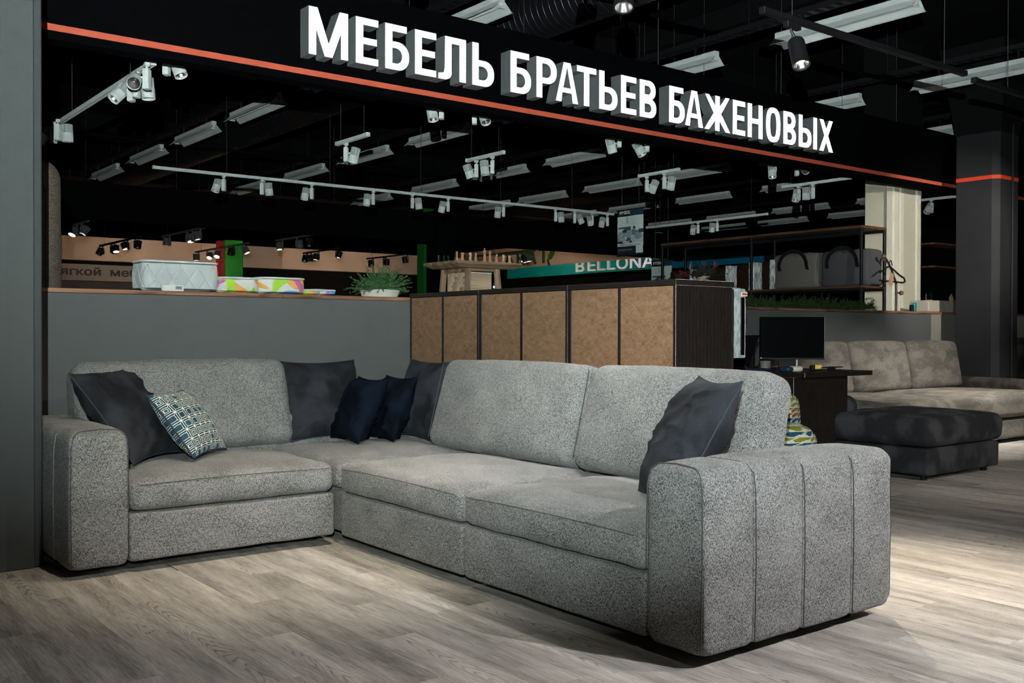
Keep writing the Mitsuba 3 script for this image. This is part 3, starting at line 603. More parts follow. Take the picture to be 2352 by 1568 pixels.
def chess(kind, x, y, z, mat, label, grp, s=1.0):
    if kind == 'knight':
        k = thing('chess_knight', label, 'chess piece', grp)
        part(k, 'base', lathe([(0, 0), (.016, 0), (.016, .008), (.011, .014), (0, .015)], (x, y, z)), mat, 40)
        hp = sg.Polygon([(-.010, .012), (.010, .012), (.009, .03), (.012, .05), (.006, .064), (-.002, .066), (-.014, .052), (-.013, .046), (-.004, .047), (-.006, .036), (-.011, .024)])
        part(k, 'head', xf(extrude(hp, 0.013), frame(V(x + 0.0065 * 0.61, y + .0065 * .79, z), RGT / np.linalg.norm(RGT), V(0, 0, 1), V(-0.614, -0.789, 0))), mat)
    else:
        k = thing('chess_' + kind, label, 'chess piece', grp)
        part(k, 'body', lathe(np.array(PROF[kind][1]) * s, (x, y, z), n=16), mat, 40)
        if kind == 'king': part(k, 'cross', box(x - .006, x + .006, y - .002, y + .002, z + .098, z + .102), mat)
LG, DG = 'light chess pieces in the front row', 'black chess pieces behind'
for kind, px, lab in (('bishop', 4.165, 'light chess bishop at the left corner of the small table'), ('rook', 4.215, 'light chess rook at the left end of the row'), ('knight', 4.285, 'light chess knight next to the left rook'), ('bishop', 4.335, 'light chess bishop left of the king'),
                      ('king', 4.415, 'tallest light chess piece, the king'), ('queen', 4.465, 'light chess queen right of the king'), ('bishop', 4.528, 'light chess bishop between the queen and the right knight'), ('knight', 4.592, 'light chess knight next to the right rook'), ('rook', 4.65, 'light chess rook at the right end of the row')):
    chess(kind, px, 6.005, zt + 0.0005, 'm_chess_light', lab, LG)
for i, px in enumerate((4.25, 4.372, 4.502, 4.56)): chess('pawn', px, 6.06, zt + 0.0005, 'm_chess_light', ['light chess pawn behind the left rook', 'light chess pawn just left of the king', 'light chess pawn right of the queen', 'light chess pawn left of the right knight'][i], LG, 1.25)
for kind, px, lab in (('rook', 4.235, 'black chess rook, leftmost of the dark pieces'), ('bishop', 4.288, 'black chess bishop near the dark pawns'), ('bishop', 4.322, 'black chess bishop right of its twin'), ('king', 4.392, 'tallest black chess piece, the king'), ('queen', 4.47, 'black chess queen half hidden behind the light rook'), ('queen', 4.66, 'black chess queen behind the light queen')):
    chess(kind, px, 6.35, zt + 0.0005, 'm_chess_dark', lab, DG)
for i, px in enumerate((4.245, 4.29, 4.345)): chess('pawn', px, 6.295, zt + 0.0005, 'm_chess_dark', ['black chess pawn nearest the left table edge', 'black chess pawn, middle of the three', 'black chess pawn, right one of the three'][i], DG, 1.25)

# poinsettia and dark plant on the nearest cabinet
pp = thing('potted_plant', 'dark plant with a few red leaves on top of the nearest cabinet', 'plant')
part(pp, 'pot', lathe([(0, 0), (.03, 0), (.04, .035), (.036, .035), (0, .03)], (4.58, 4.02, 1.4345)), 'm_walnut', 40)
def blade(o, d, L, w, up=(0, 0, 1)):
    d = np.asarray(d, float) / np.linalg.norm(d); s = np.cross(d, up); s /= np.linalg.norm(s) + 1e-9; nn = np.cross(s, d)
    o = np.asarray(o, float); p = [o, o + d * L * .4 + s * w / 2 + nn * L * .06, o + d * L, o + d * L * .4 - s * w / 2 + nn * L * .06]
    return mesh(p, [[0, 1, 2], [0, 2, 3]])
def rdir(zmin=0.0):
    while True:
        d = RNG.normal(size=3); d /= np.linalg.norm(d)
        if d[2] > zmin: return d
part(pp, 'foliage', cat([blade(V(4.58, 4.02, 1.48) + RNG.normal(size=3) * [.03, .05, .015], rdir(-.1), RNG.uniform(.035, .075), .026) for _ in range(150)]), 'm_dark_leaf', kind='stuff')
part(pp, 'red_leaf', cat([blade(V(4.57, 4.19, 1.475) + RNG.normal(size=3) * [.02, .03, .01], rdir(-.1), RNG.uniform(.03, .055), .022) for _ in range(30)] + [blade(V(4.6, 3.95, 1.52), rdir(0), .04, .018) for _ in range(6)]), 'm_red_leaf', kind='stuff', label='red leaves')

# wrapped sample hung on the cabinet doors
ws = thing('wrapped_sample', 'silvery plastic-wrapped sample board hanging behind the nearest cabinet side', 'sample board')
def crumple(a, s=0.006, fr=22):
    def f(p, q, n): return p + n * (s * (meshkit.fbm(p * fr + a, 3) - 0.5) * 2)[:, None]
    return f
part(ws, 'board', soft((4.70, 3.90, 0.98), (4.83, 4.30, 1.40), 0.012, 26, crumple(3)), 'm_sample', True)
part(ws, 'window', box(4.772, 4.80, 3.890, 3.897, 1.0, 1.345), 'm_screen', label='dark display window'); part(ws, 'tag', box(4.772, 4.823, 3.888, 3.8945, 1.352, 1.378), 'm_label_white', label='white and red tag'); part(ws, 'tag_print', box(4.776, 4.819, 3.886, 3.8882, 1.360, 1.370), 'm_label_red')

# ================================================================== THINGS ON THE LOW WALL, LEFT
ZC = 1.4055
hb = thing('headboard_panel', 'tall brown-grey woven upholstered panel standing behind the low wall at the far left', 'headboard')
part(hb, 'panel', soft((0.75, 7.06, 0.0), (1.735, 7.30, 2.26), 0.13, 30, puff(0.02, 0.01, wr=0.004, seed=60), 5), 'm_headboard', True)
part(hb, 'piping', tube([[1.62, 7.052, 0.1], [1.62, 7.048, 2.05], [1.58, 7.05, 2.16], [1.48, 7.05, 2.22]], 0.004, 5), 'm_headboard', True)
def mattress(name, lab, x0, x1, y0, y1, h, mat, grp=None, rr=0.07, quilt=False, print_=None):
    k = thing(name, lab, 'mattress sample', grp)
    a = np.linspace(0, math.pi / 2, 6); ring = []
    for cx, cy, s in ((x1 - rr, y1 - rr, 0), (x0 + rr, y1 - rr, 1), (x0 + rr, y0 + rr, 2), (x1 - rr, y0 + rr, 3)):
        ring += [(cx + rr * math.cos(t + s * math.pi / 2), cy + rr * math.sin(t + s * math.pi / 2)) for t in a]
    P = sg.Polygon(ring)
    c = P.centroid
    def ringpts(off, z):
        g = P.buffer(off, join_style=1, quad_segs=6) if off else P
        L = g.exterior; return [[*L.interpolate(t, normalized=True).coords[0], z] for t in np.linspace(0, 1, 260, endpoint=False)]
    layers = [(-0.01, 0), (0.0, 0.012)] + [(0.006 * math.sin(math.pi * t), 0.012 + (h - 0.024) * t) for t in np.linspace(0.04, 0.96, 30)] + [(0.0, h - 0.012), (-0.012, h)]
    v, f, n = [], [], 260
    for o, z in layers: v += ringpts(o, ZC + z)
    v = np.array(v)
    if quilt:
        per = np.arange(len(v)) % n / n * P.length; zz = v[:, 2] - ZC
        u1 = (per / 0.115 + zz / 0.17) % 1.0; u2 = (per / 0.115 - zz / 0.17) % 1.0
        d = np.minimum(np.minimum(u1, 1 - u1), np.minimum(u2, 1 - u2))
        dv = 0.013 * (np.clip(d / 0.10, 0, 1) ** 0.5 - 0.8) * (zz > 0.02) * (zz < h - 0.02)
        out = v[:, :2] - V(c.x, c.y); out /= np.linalg.norm(out, axis=1, keepdims=True); v[:, :2] += out * dv[:, None]
    for i in range(len(layers) - 1):
        for j in range(n):
            b = (j + 1) % n; f += [[i * n + j, i * n + b, (i + 1) * n + b], [i * n + j, (i + 1) * n + b, (i + 1) * n + j]]
    v = np.vstack([v, [[c.x, c.y, ZC + h + 0.012]], [[c.x, c.y, ZC]]]); top = len(v) - 2
    f += [[(len(layers) - 1) * n + j, (len(layers) - 1) * n + (j + 1) % n, top] for j in range(n)] + [[(j + 1) % n, j, top + 1] for j in range(n)]
    part(k, 'body', mesh(v, f), mat, 35)
    for z in (h - 0.006, ):
        part(k, 'piping', tube(ringpts(0.004, ZC + z)[::5], 0.0075, 7, closed=True), 'm_piping_white', True, label='white edge piping')
    if quilt: part(k, 'label', xf(box(-0.075, 0.075, -0.02, 0.02, 0, 0.002), frame(V(2.335, y0 - 0.012, ZC + 0.021), V(1, 0, 0), V(0, 0, 1), V(0, -1, 0))), 'm_label_white', label='white label with a bar code'); 
    if quilt:
        for q in range(9): part(k, 'bar', box(2.355 + q * 0.005, 2.3575 + q * 0.005, y0 - 0.0155, y0 - 0.014, ZC + 0.012, ZC + 0.034), 'm_print_dark')
    return k
mattress('mattress_sample', 'pale grey quilted mattress sample on the low wall, the tall one', 2.15, 2.66, 6.73, 7.0, 0.205, 'm_mattress', None, 0.05, True)
mattress('mattress_sample', 'colourful printed mattress sample beside the grey quilted one', 2.685, 2.975, 6.745, 6.97, 0.112, 'm_kids', 'colourful mattress samples')
mattress('mattress_sample', 'widest colourful printed mattress sample, in the middle of the low wall', 2.99, 3.335, 6.75, 7.0, 0.122, 'm_kids', 'colourful mattress samples')
mattress('mattress_sample', 'flat colourful printed mattress sample, lowest of the row', 3.36, 3.60, 6.78, 6.98, 0.045, 'm_kids', 'colourful mattress samples', 0.05)

gp = thing('green_plant', 'bushy green artificial plant in a low white pot on the low wall', 'plant')
part(gp, 'pot', lathe([(0, 0), (.135, 0), (.142, .012), (.150, .035), (.158, .050), (.152, .058), (.140, .055), (0, .045)], (4.02, 6.86, ZC), n=36), 'm_pot', 40)
st, lf = [], []
for _ in range(230):
    az = RNG.uniform(0, 2 * math.pi); el = RNG.uniform(0.12, 1.25); L = RNG.uniform(0.12, 0.235); o = V(4.02, 6.86, ZC + 0.05) + V(math.cos(az), math.sin(az), 0) * RNG.uniform(0, 0.09)
    d = V(math.cos(az) * math.cos(el), math.sin(az) * math.cos(el) * 0.75, math.sin(el))
    pts = [o + d * L * t + V(0, 0, -0.05 * t * t * math.cos(el)) for t in np.linspace(0, 1, 6)]
    st.append(tube(pts, 0.0011, 4, False))
    for t in np.linspace(0.15, 1, 15):
        p = o + d * L * t + V(0, 0, -0.05 * t * t * math.cos(el))
        for s in (-1, 1): lf.append(blade(p, d * 0.5 + rdir(-0.6) * 0.8, RNG.uniform(0.010, 0.016), 0.011))
part(gp, 'stem', cat(st), 'm_leaf', True, kind='stuff'); part(gp, 'foliage', cat(lf), 'm_leaf', kind='stuff')

# ================================================================== THINGS ON THE LOW WALL, RIGHT
gl = []
for x in np.arange(7.45, 10.72, 0.055):
    c0 = V(x, 6.75 + RNG.uniform(-.02, .06), ZC + 0.035); big = 0.6 + 0.9 * meshkit.noise(V(x * 3.4, 5, 0))
    for _ in range(10):
        d = rdir(-0.45); d[1] = -abs(d[1]) if RNG.random() < .7 else d[1]; d[2] *= 0.9; L = RNG.uniform(0.06, 0.125) * big
        for t in np.linspace(0.05, 1, 13):
            for _q in range(2): gl.append(blade(c0 + d * L * t, d * 0.55 + rdir(-1) * 0.95, 0.034 * (1.15 - 0.5 * t), 0.0062))
solo('pine_garland', cat(gl), 'm_pine', 'green pine garland lying along the low wall behind the desk', 'garland')
cst = thing('phone_case', 'small teal and black box standing beside the beige column', 'box'); part(cst, 'back', box(11.63, 11.68, 6.80, 6.84, ZC, ZC + 0.085, 0.006), 'm_black_plastic'); part(cst, 'front', box(11.682, 11.75, 6.80, 6.84, ZC, ZC + 0.115, 0.012), 'm_teal_book', label='teal front')
bx = thing('fabric_block', 'beige fabric block on the low wall beside the dark column', 'box'); part(bx, 'body', soft((11.92, 6.74, ZC), (12.52, 7.0, ZC + 0.15), 0.02, 16, crumple(9, 0.006, 8)), 'm_beige_box', True); part(bx, 'handle', tube([[12.34, 6.733, ZC + .13], [12.40, 6.728, ZC + .09], [12.43, 6.733, ZC + 0.03]], 0.006, 6), 'm_beige_box', True)
solo('drinking_glass', lathe([(0, 0), (.042, 0), (.036, .10), (.033, .10), (.037, .008), (0, .008)], (12.13, 6.86, ZC + 0.152), n=20), 'm_glass', 'clear upside-down tumbler on the beige block', 'glass', smooth=40)
cr = thing('wooden_crate', 'small wooden crate half hidden by the dark column', 'crate')
for q in range(4): part(cr, 'plank', box(12.55 + q * 0.07, 12.617 + q * 0.07, 6.76, 6.775, ZC, ZC + 0.165, 0.002), 'm_crate_wood')
part(cr, 'box', box(12.555, 12.825, 6.777, 7.0, ZC, ZC + 0.155), 'm_crate_wood'); 
solo('small_bottle', lathe([(0, 0), (.03, 0), (.03, .05), (.012, .07), (.012, .09), (0, .09)], (12.72, 6.88, ZC + 0.156)), 'm_tan', 'small tan bottle on the wooden crate', 'bottle', smooth=40)
rb = thing('rattan_ball', 'woven rattan ball at the right edge beside the dark column', 'decoration')
for i in range(15):
    d = rdir(-1); a, b, _ = basis(d); off = RNG.uniform(-.07, .07); rr_ = math.sqrt(0.17 ** 2 - off ** 2)
    part(rb, 'strand', tube([V(13.48, 6.86, ZC + 0.175) + d * off + rr_ * (math.cos(t) * a + math.sin(t) * b) for t in np.linspace(0, 2 * math.pi, 30, endpoint=False)], 0.007, 5, closed=True), 'm_rattan', True)
solo('wall_shelf', box(12.7, 14.4, 7.1, 7.4, 2.02, 2.045, 0.003), 'm_cap_wood', 'thin orange wooden shelf board at the right edge, the lower one', 'shelf'); solo('wall_shelf', box(12.7, 14.4, 7.1, 7.4, 2.33, 2.355, 0.003), 'm_cap_wood', 'thin orange wooden shelf board at the right edge, the upper one', 'shelf')
struct('trim_1', box(12.65, 14.5, 7.4, 7.44, 0, 2.6), 'm_black')
ac = thing('dark_armchair', 'dark brown upholstered armchair cut off by the right edge of the picture', 'armchair')
part(ac, 'backrest', soft((13.02, 6.12, 0.3), (13.9, 6.42, 1.06), 0.08, 16, puff(0.02, 0.02, seed=70)), 'm_brown_velvet', True); part(ac, 'seat', soft((13.02, 5.6, 0.1), (13.9, 6.12, 0.46), 0.07, 16, puff(0.02, 0.01, seed=71)), 'm_brown_velvet', True)
part(ac, 'armrest', soft((12.86, 5.6, 0.1), (13.01, 6.4, 0.66), 0.06, 16, puff(0.01, 0.01, seed=72)), 'm_brown_velvet', True)
for x in (12.95, 13.8):
    for y in (5.7, 6.3): part(ac, 'leg', cyl([x, y, 0], [x, y, 0.11], 0.02), 'm_black_plastic')

# ------------------------------------------------------------------ metal shelf behind the low wall
ms = thing('metal_shelf', 'tall black metal shelving unit with wooden boards behind the low wall', 'shelving unit')
for x in (10.86, 11.36):
    for y in (7.02, 8.69, 10.33): part(ms, 'post', box(x - .016, x + .016, y - .016, y + .016, 0.0, 2.415, 0.003), 'm_steel_black')
for y0, y1 in ((7.0, 8.685), (8.695, 10.35)):
    part(ms, 'board', box(10.84, 11.38, y0, y1, 2.418, 2.452, 0.003), 'm_shelf_wood'); part(ms, 'board', box(10.84, 11.38, y0, y1, 1.69, 1.715, 0.003), 'm_shelf_wood'); part(ms, 'board', box(10.84, 11.38, y0, y1, 0.9, 0.925, 0.003), 'm_shelf_wood')
    for x in (10.86, 11.36): part(ms, 'rail', box(x - .012, x + .012, y0 + .03, y1 - .03, 2.388, 2.417), 'm_steel_black'); part(ms, 'rail', box(x - .012, x + .012, y0 + .03, y1 - .03, 1.66, 1.69), 'm_steel_black')
def bag(lab, y0, y1, x0, x1, h, mat, seed):
    k = thing('storage_bag', lab, 'bag', 'storage bags on the metal shelf')
    part(k, 'body', soft((x0, y0, 1.716), (x1, y1, 1.716 + h), 0.055, 22, lambda p, q, n: (p + n * (0.03 * (1 - q[:, 1] ** 2) * np.abs(n[:, 0]) + 0.010 * (meshkit.fbm(p * V(7, 7, 3) + seed, 3) - .5) * 2 + 0.006 * np.sin(q[:, 1] * 16 + seed) * np.clip(q[:, 2], 0, 1) ** 2)[:, None]) * np.where(q[:, 2:3] < -0.75, [1.0, 1.045, 1.0], 1.0)), mat, True)
    yc = (y0 + y1) / 2; z = 1.716 + h
    pts = [V(x0 - 0.055, yc + a, b) for a, b in zip(0.215 * np.cos(np.linspace(0.0, math.pi, 13)), z - 0.17 + 0.20 * np.sin(np.linspace(0.0, math.pi, 13)))]
    pts = [pts[0] + V(0.02, .0, -.05)] + pts + [pts[-1] + V(0.02, 0, -.05)]
    v = []
    for p in pts:
        r = p - V(p[0], yc, z - 0.17); r /= np.linalg.norm(r); v += [p + r * 0.024, p - r * 0.024, p - r * 0.024 + V(.006, 0, 0), p + r * 0.024 + V(.006, 0, 0)]
    f = []
    for i in range(len(pts) - 1):
        for j in range(4): a, b = i * 4 + j, i * 4 + (j + 1) % 4; f += [[a, b, b + 4], [a, b + 4, a + 4]]
    part(k, 'strap', mesh(v, f), 'm_strap', label='black carrying strap')
bag('taupe fabric storage bag with a black strap, left one on the metal shelf', 7.70, 8.38, 10.93, 11.28, 0.455, 'm_bag_taupe', 11.0)
bag('dark grey fabric storage bag with a black strap, right one on the metal shelf', 6.99, 7.66, 10.95, 11.30, 0.455, 'm_bag_grey', 23.0)
for i, (y0, y1) in enumerate(((8.40, 8.62), (8.75, 9.05), (9.16, 9.62), (9.82, 10.30))):
    k = thing('leather_sample', ['dark leather panel beside the taupe bag', 'dark leather panel left of the middle post of the metal shelf', 'dark leather panel in the middle of the left shelf bay', 'dark leather panel at the left end of the metal shelf'][i], 'upholstered panel', 'leather panels on the metal shelf')
    part(k, 'panel', soft((10.98, y0 + 0.06, 1.717), (11.2, y1, 2.10 - 0.02 * i), 0.03, 14, puff(0.01, 0.01, seed=80 + i)), 'm_leather', True)
    part(k, 'wrap', soft((10.955, y0 - 0.03, 1.717), (11.22, y0 + 0.062, 2.115 - 0.02 * i), 0.01, 18, crumple(5 * i, 0.012, 16)), 'm_foil', True, label='crumpled white plastic wrap')
rk = thing('coat_rack', 'chrome coat rack with wooden knobs beside the metal shelf', 'coat rack')
part(rk, 'hook', tube([[11.10 + 0.30 * t, 6.86 + .02 * t, 2.06 - 0.31 * t ** 1.5] for t in np.linspace(0, 1, 9)], 0.012, 8), 'm_chrome', True); part(rk, 'pole', tube([[11.46, 6.92, 1.38], [11.44, 6.90, 1.6], [11.40, 6.88, 1.75]], 0.014, 8), 'm_chrome', True)
for p in ((11.09, 6.86, 2.075), (11.22, 6.93, 2.05), (11.55, 6.90, 1.64)): part(rk, 'knob', trimesh.creation.icosphere(2, 0.028), 'm_walnut', True, to_world=T4().translate(list(p)))
part(rk, 'peg', cyl([11.45, 6.92, 1.64], [11.54, 6.90, 1.64], 0.008), 'm_chrome')
hg = thing('coat_hanger', 'black plastic coat hanger with a paper tag on the coat rack', 'hanger')
part(hg, 'frame', tube([[10.98, 6.845, 1.87], [11.16, 6.845, 1.95], [11.22, 6.845, 1.945], [11.40, 6.845, 1.86], [11.52, 6.845, 1.82], [11.545, 6.845, 1.78], [11.50, 6.845, 1.765], [10.98, 6.845, 1.775]], 0.010, 7), 'm_strap', True); part(hg, 'hook', tube([[11.19, 6.845, 1.945], [11.19, 6.845, 2.0], [11.21, 6.845, 2.03], [11.24, 6.85, 2.02], [11.26, 6.85, 1.97]], 0.006, 6), 'm_strap', True)
part(hg, 'paper_tag', xf(box(-.042, .042, -.001, .001, -.075, .075), trimesh.transformations.translation_matrix([11.21, 6.83, 1.80]) @ trimesh.transformations.rotation_matrix(0.3, [0, 1, 0])), 'm_tan', label='tan paper tag')

# ================================================================== DESK
dk = thing('office_desk', 'dark wenge office desk behind the corner sofa', 'desk')
part(dk, 'top', box(6.66, 7.60, 4.80, 6.60, 0.780, 0.8182, 0.002), 'm_wenge'); part(dk, 'side_panel', box(6.60, 7.33, 4.86, 4.885, 0.0, 0.779, 0.0015), 'm_wenge'); part(dk, 'side_panel', box(6.66, 7.33, 6.5, 6.525, 0.0, 0.779, 0.0015), 'm_wenge'); part(dk, 'back_panel', box(6.615, 6.635, 4.886, 6.5, 0.2, 0.779), 'm_wenge')
part(dk, 'edge_band', box(6.658, 6.6615, 4.798, 4.8015, 0.781, 0.817), 'm_edge_light')
part(dk, 'edge_band', box(6.598, 6.6015, 4.858, 4.8615, 0.3, 0.783), 'm_edge_light')
mon = thing('computer_monitor', 'wide black computer monitor on the desk, facing the sofa', 'monitor')
MO = V(6.99, 5.70, 0); mx = V(0.745, -0.667, 0); mn = np.cross(mx, [0, 0, 1.0])
Mm = frame(V(6.93, 5.125, 0.918), mx, V(0, 0, 1), mn)
part(mon, 'screen', xf(box(-.262, .262, 0, .348, -.018, .018, .006), Mm), 'm_screen'); part(mon, 'bezel', xf(cat(box(-.264, .264, -.004, .010, .0185, .0205)), Mm), 'm_black_plastic'); part(mon, 'side_trim', xf(box(.260, .264, 0, .348, .0185, .0202), Mm), 'm_lamp_grey', label='thin light edge')
glow(mon, 'power_light', xf(box(-.258, -.248, .004, .012, .0212, .0225), Mm), (0.03, 0.12, 0.35))
part(mon, 'stand', xf(box(-.10, .06, -.075, .06, -.05, -.03, .004), Mm), 'm_black_plastic'); part(mon, 'stand_bar', xf(box(0.04, 0.055, -0.075, 0.0, -.028, -.02), Mm), 'm_chrome'); part(mon, 'foot', xf(box(-.15, .13, -.107, -.092, -.12, .08, .003), Mm), 'm_black_plastic')
m2 = thing('computer_monitor', 'black monitor seen edge-on beside the nearest cabinet', 'monitor')
part(m2, 'screen', trimesh.convex.convex_hull(np.array([[6.965 + a, 5.70 + b, z] for a, b, z in ((-.13, .16, 1.105), (.13, -.12, 1.115), (-.13, .16, .86), (.05, -.06, .86), (-.10, .19, 1.105), (.16, -.09, 1.115), (-.10, .19, .86), (.08, -.03, .86))])), 'm_black'); part(m2, 'stand', box(6.93, 7.0, 5.68, 5.73, 0.8185, 0.9), 'm_black_plastic')
ld = thing('desk_lamp', 'small beige and chrome desk lamp next to the black tower', 'lamp')
part(ld, 'shade', box(7.165, 7.255, 5.82, 5.87, 0.91, 1.065, 0.006), 'm_beige_box'); part(ld, 'stem', cyl([7.20, 5.845, .82], [7.20, 5.845, .93], .006), 'm_chrome'); part(ld, 'stem', cyl([7.22, 5.84, .82], [7.22, 5.84, .93], .006), 'm_chrome'); part(ld, 'foot', cyl([7.21, 5.842, .8185], [7.21, 5.842, .826], .05), 'm_black_plastic')
solo('speaker_tower', box(7.27, 7.31, 5.80, 5.88, 0.8185, 1.06, 0.003), 'm_black_plastic', 'narrow black tower on the desk, left of the wide monitor', 'speaker')
solo('cup', lathe([(0, 0), (.042, 0), (.05, .12), (.046, .12), (.038, .006), (0, .006)], (7.02, 5.46, .8185)), 'm_cup', 'grey cup under the left side of the wide monitor', 'cup', smooth=40)
solo('power_cable', tube([[7.29, 5.79, .823], [7.28, 5.74, .845], [7.24, 5.68, .85], [7.20, 5.60, .83], [7.14, 5.54, .822]], .004, 5), 'm_black_plastic', 'thin black cable running across the desk', 'cable', smooth=True)
solo('blue_mouse', soft((6.74, 5.66, .8185), (6.82, 5.72, .855), .016, 8), 'm_mouse_blue', 'small blue computer mouse beside the nearest cabinet', 'mouse', smooth=True)
solo('keyboard', soft((6.70, 5.25, .8185), (6.83, 5.62, .838), .006, 10), 'm_navy_board', 'dark keyboard lying on the desk behind the sofa back', 'keyboard', smooth=30)
mw = thing('computer_mouse', 'white and navy computer mouse on the desk', 'mouse')
part(mw, 'body', soft((6.80, 4.99, .8185), (6.91, 5.07, .862), .02, 10, lambda p, q, n: p * np.where(q[:, 2:3] > 0, [1 - 0.0, 1, 1], 1.0)), 'm_mouse_white', True); part(mw, 'shell', soft((6.72, 5.0, .8185), (6.80, 5.09, .858), .02, 10), 'm_mouse_navy', True)
tm_ = thing('tape_measure', 'yellow and black tape measure on the desk', 'tape measure')
part(tm_, 'body', soft((7.03, 4.98, .8185), (7.14, 5.03, .868), .016, 8), 'm_black_plastic', True); part(tm_, 'face', soft((7.05, 4.974, .835), (7.14, 4.982, .872), .004, 8), 'm_yellow', True, label='yellow face'); part(tm_, 'label', box(7.075, 7.115, 4.971, 4.975, .845, .862), 'm_white')
bk = thing('phone_holder', 'flat black holder lying at the right end of the desk', 'holder')
part(bk, 'plate', trimesh.convex.convex_hull(np.array([[7.12 + a, 4.93 + b, .842 + c + .004 * (a > 0.1) - .006 * abs(a - .12)] for a in (0, .12, .25) for b in (0, .05) for c in (0, .007)])), 'm_black_plastic'); part(bk, 'foot', box(7.21, 7.27, 4.935, 4.975, .8185, .842), 'm_black_plastic')

# ------------------------------------------------------------------ patterned children's armchair
pc = thing('patterned_armchair', 'small armchair in a colourful houndstooth fabric behind the corner sofa', 'armchair')
ca, sa = math.cos(0.35), math.sin(0.35)
PM = trimesh.transformations.translation_matrix([5.27, 4.02, 0]) @ trimesh.transformations.rotation_matrix(-0.70, [0, 0, 1])
part(pc, 'backrest', xf(soft((-.30, 0.10, 0.2), (.185, 0.27, 0.735), 0.07, 16, puff(0.012, 0.02, seed=90)), PM), 'm_hound', True); part(pc, 'seat', xf(soft((-.30, -0.30, 0.05), (.20, 0.12, 0.545), 0.08, 16, puff(0.02, 0.015, seed=91)), PM), 'm_hound', True)
for x in (-.24, .14):
    for y in (-.24, .2): part(pc, 'leg', xf(cyl([x, y, 0], [x, y, .07], .018), PM), 'm_walnut_z')
tb = thing('leather_cushion', 'brown cushion lying on the patterned armchair', 'cushion')
part(tb, 'body', xf(soft((-.16, -.12, 0.565), (.015, .06, 0.64), 0.03, 12, puff(0.02, 0.01, wr=.01, seed=92)), PM), 'm_leather', True); part(tb, 'flap', xf(soft((-.15, .01, 0.642), (-.02, .07, 0.72), 0.012, 8), PM), 'm_tan', True)

# ================================================================== RIGHT SOFA WITH OTTOMAN
rs = thing('taupe_sofa', 'long taupe velvet sofa with three back cushions along the low wall at the right', 'sofa')
part(rs, 'base', soft((7.85, 5.02, 0.04), (11.58, 6.5, 0.255), 0.03, 40, puff(0, .004, seed=100)), 'm_taupe', True)
for i, (x0, x1) in enumerate(((7.85, 8.42), (8.43, 9.735), (9.745, 11.58))): part(rs, 'seat_cushion', soft((x0, 4.99, 0.262), (x1, 6.3, 0.485), 0.06, 34, puff(0.03, 0.012, wr=.008, seed=101 + i)), 'm_taupe', True)
part(rs, 'backrest', soft((7.85, 6.40, 0.05), (11.6, 6.66, 0.78), 0.05, 30, puff(0.01, 0.004, seed=105)), 'm_taupe', True)
for i, (x0, x1) in enumerate(((8.14, 9.42), (9.475, 10.545), (10.60, 11.66))):
    part(rs, 'back_cushion', lean(soft((x0, 6.14, 0.49), (x1, 6.36, 1.055), 0.07, 30, bpuff(1, 110 + i), 4), [0, 6.15, .49], [1, 0, 0], math.radians(-8)), 'm_taupe', True)
part(rs, 'armrest', soft((7.625, 5.06, 0.04), (7.835, 6.5, 0.585), 0.09, 30, puff(.01, .01, seed=120), 4), 'm_dark_velvet', True)
part(rs, 'armrest', soft((11.61, 5.42, 0.04), (11.855, 6.62, 0.605), 0.09, 30, puff(.01, .01, seed=121), 4), 'm_brown_velvet', True)
for x in (8.0, 11.4):
    for y in (5.1, 6.4): part(rs, 'leg', cyl([x, y, 0], [x, y, .06], .025), 'm_black_plastic')
ot = thing('ottoman', 'dark charcoal velvet ottoman in front of the taupe sofa', 'ottoman')
part(ot, 'base', soft((7.17, 4.055, 0.04), (8.28, 4.93, 0.25), 0.025, 26, puff(0, .006, seed=130)), 'm_dark_velvet', True); part(ot, 'cushion', soft((7.155, 4.03, 0.255), (8.33, 4.95, 0.47), 0.07, 30, puff(.035, .012, wr=.007, seed=131), 4), 'm_dark_velvet', True)
for x in (7.26, 8.18):
    for y in (4.14, 4.84): part(ot, 'leg', cyl([x, y, 0], [x, y, .045], .025), 'm_black_plastic')

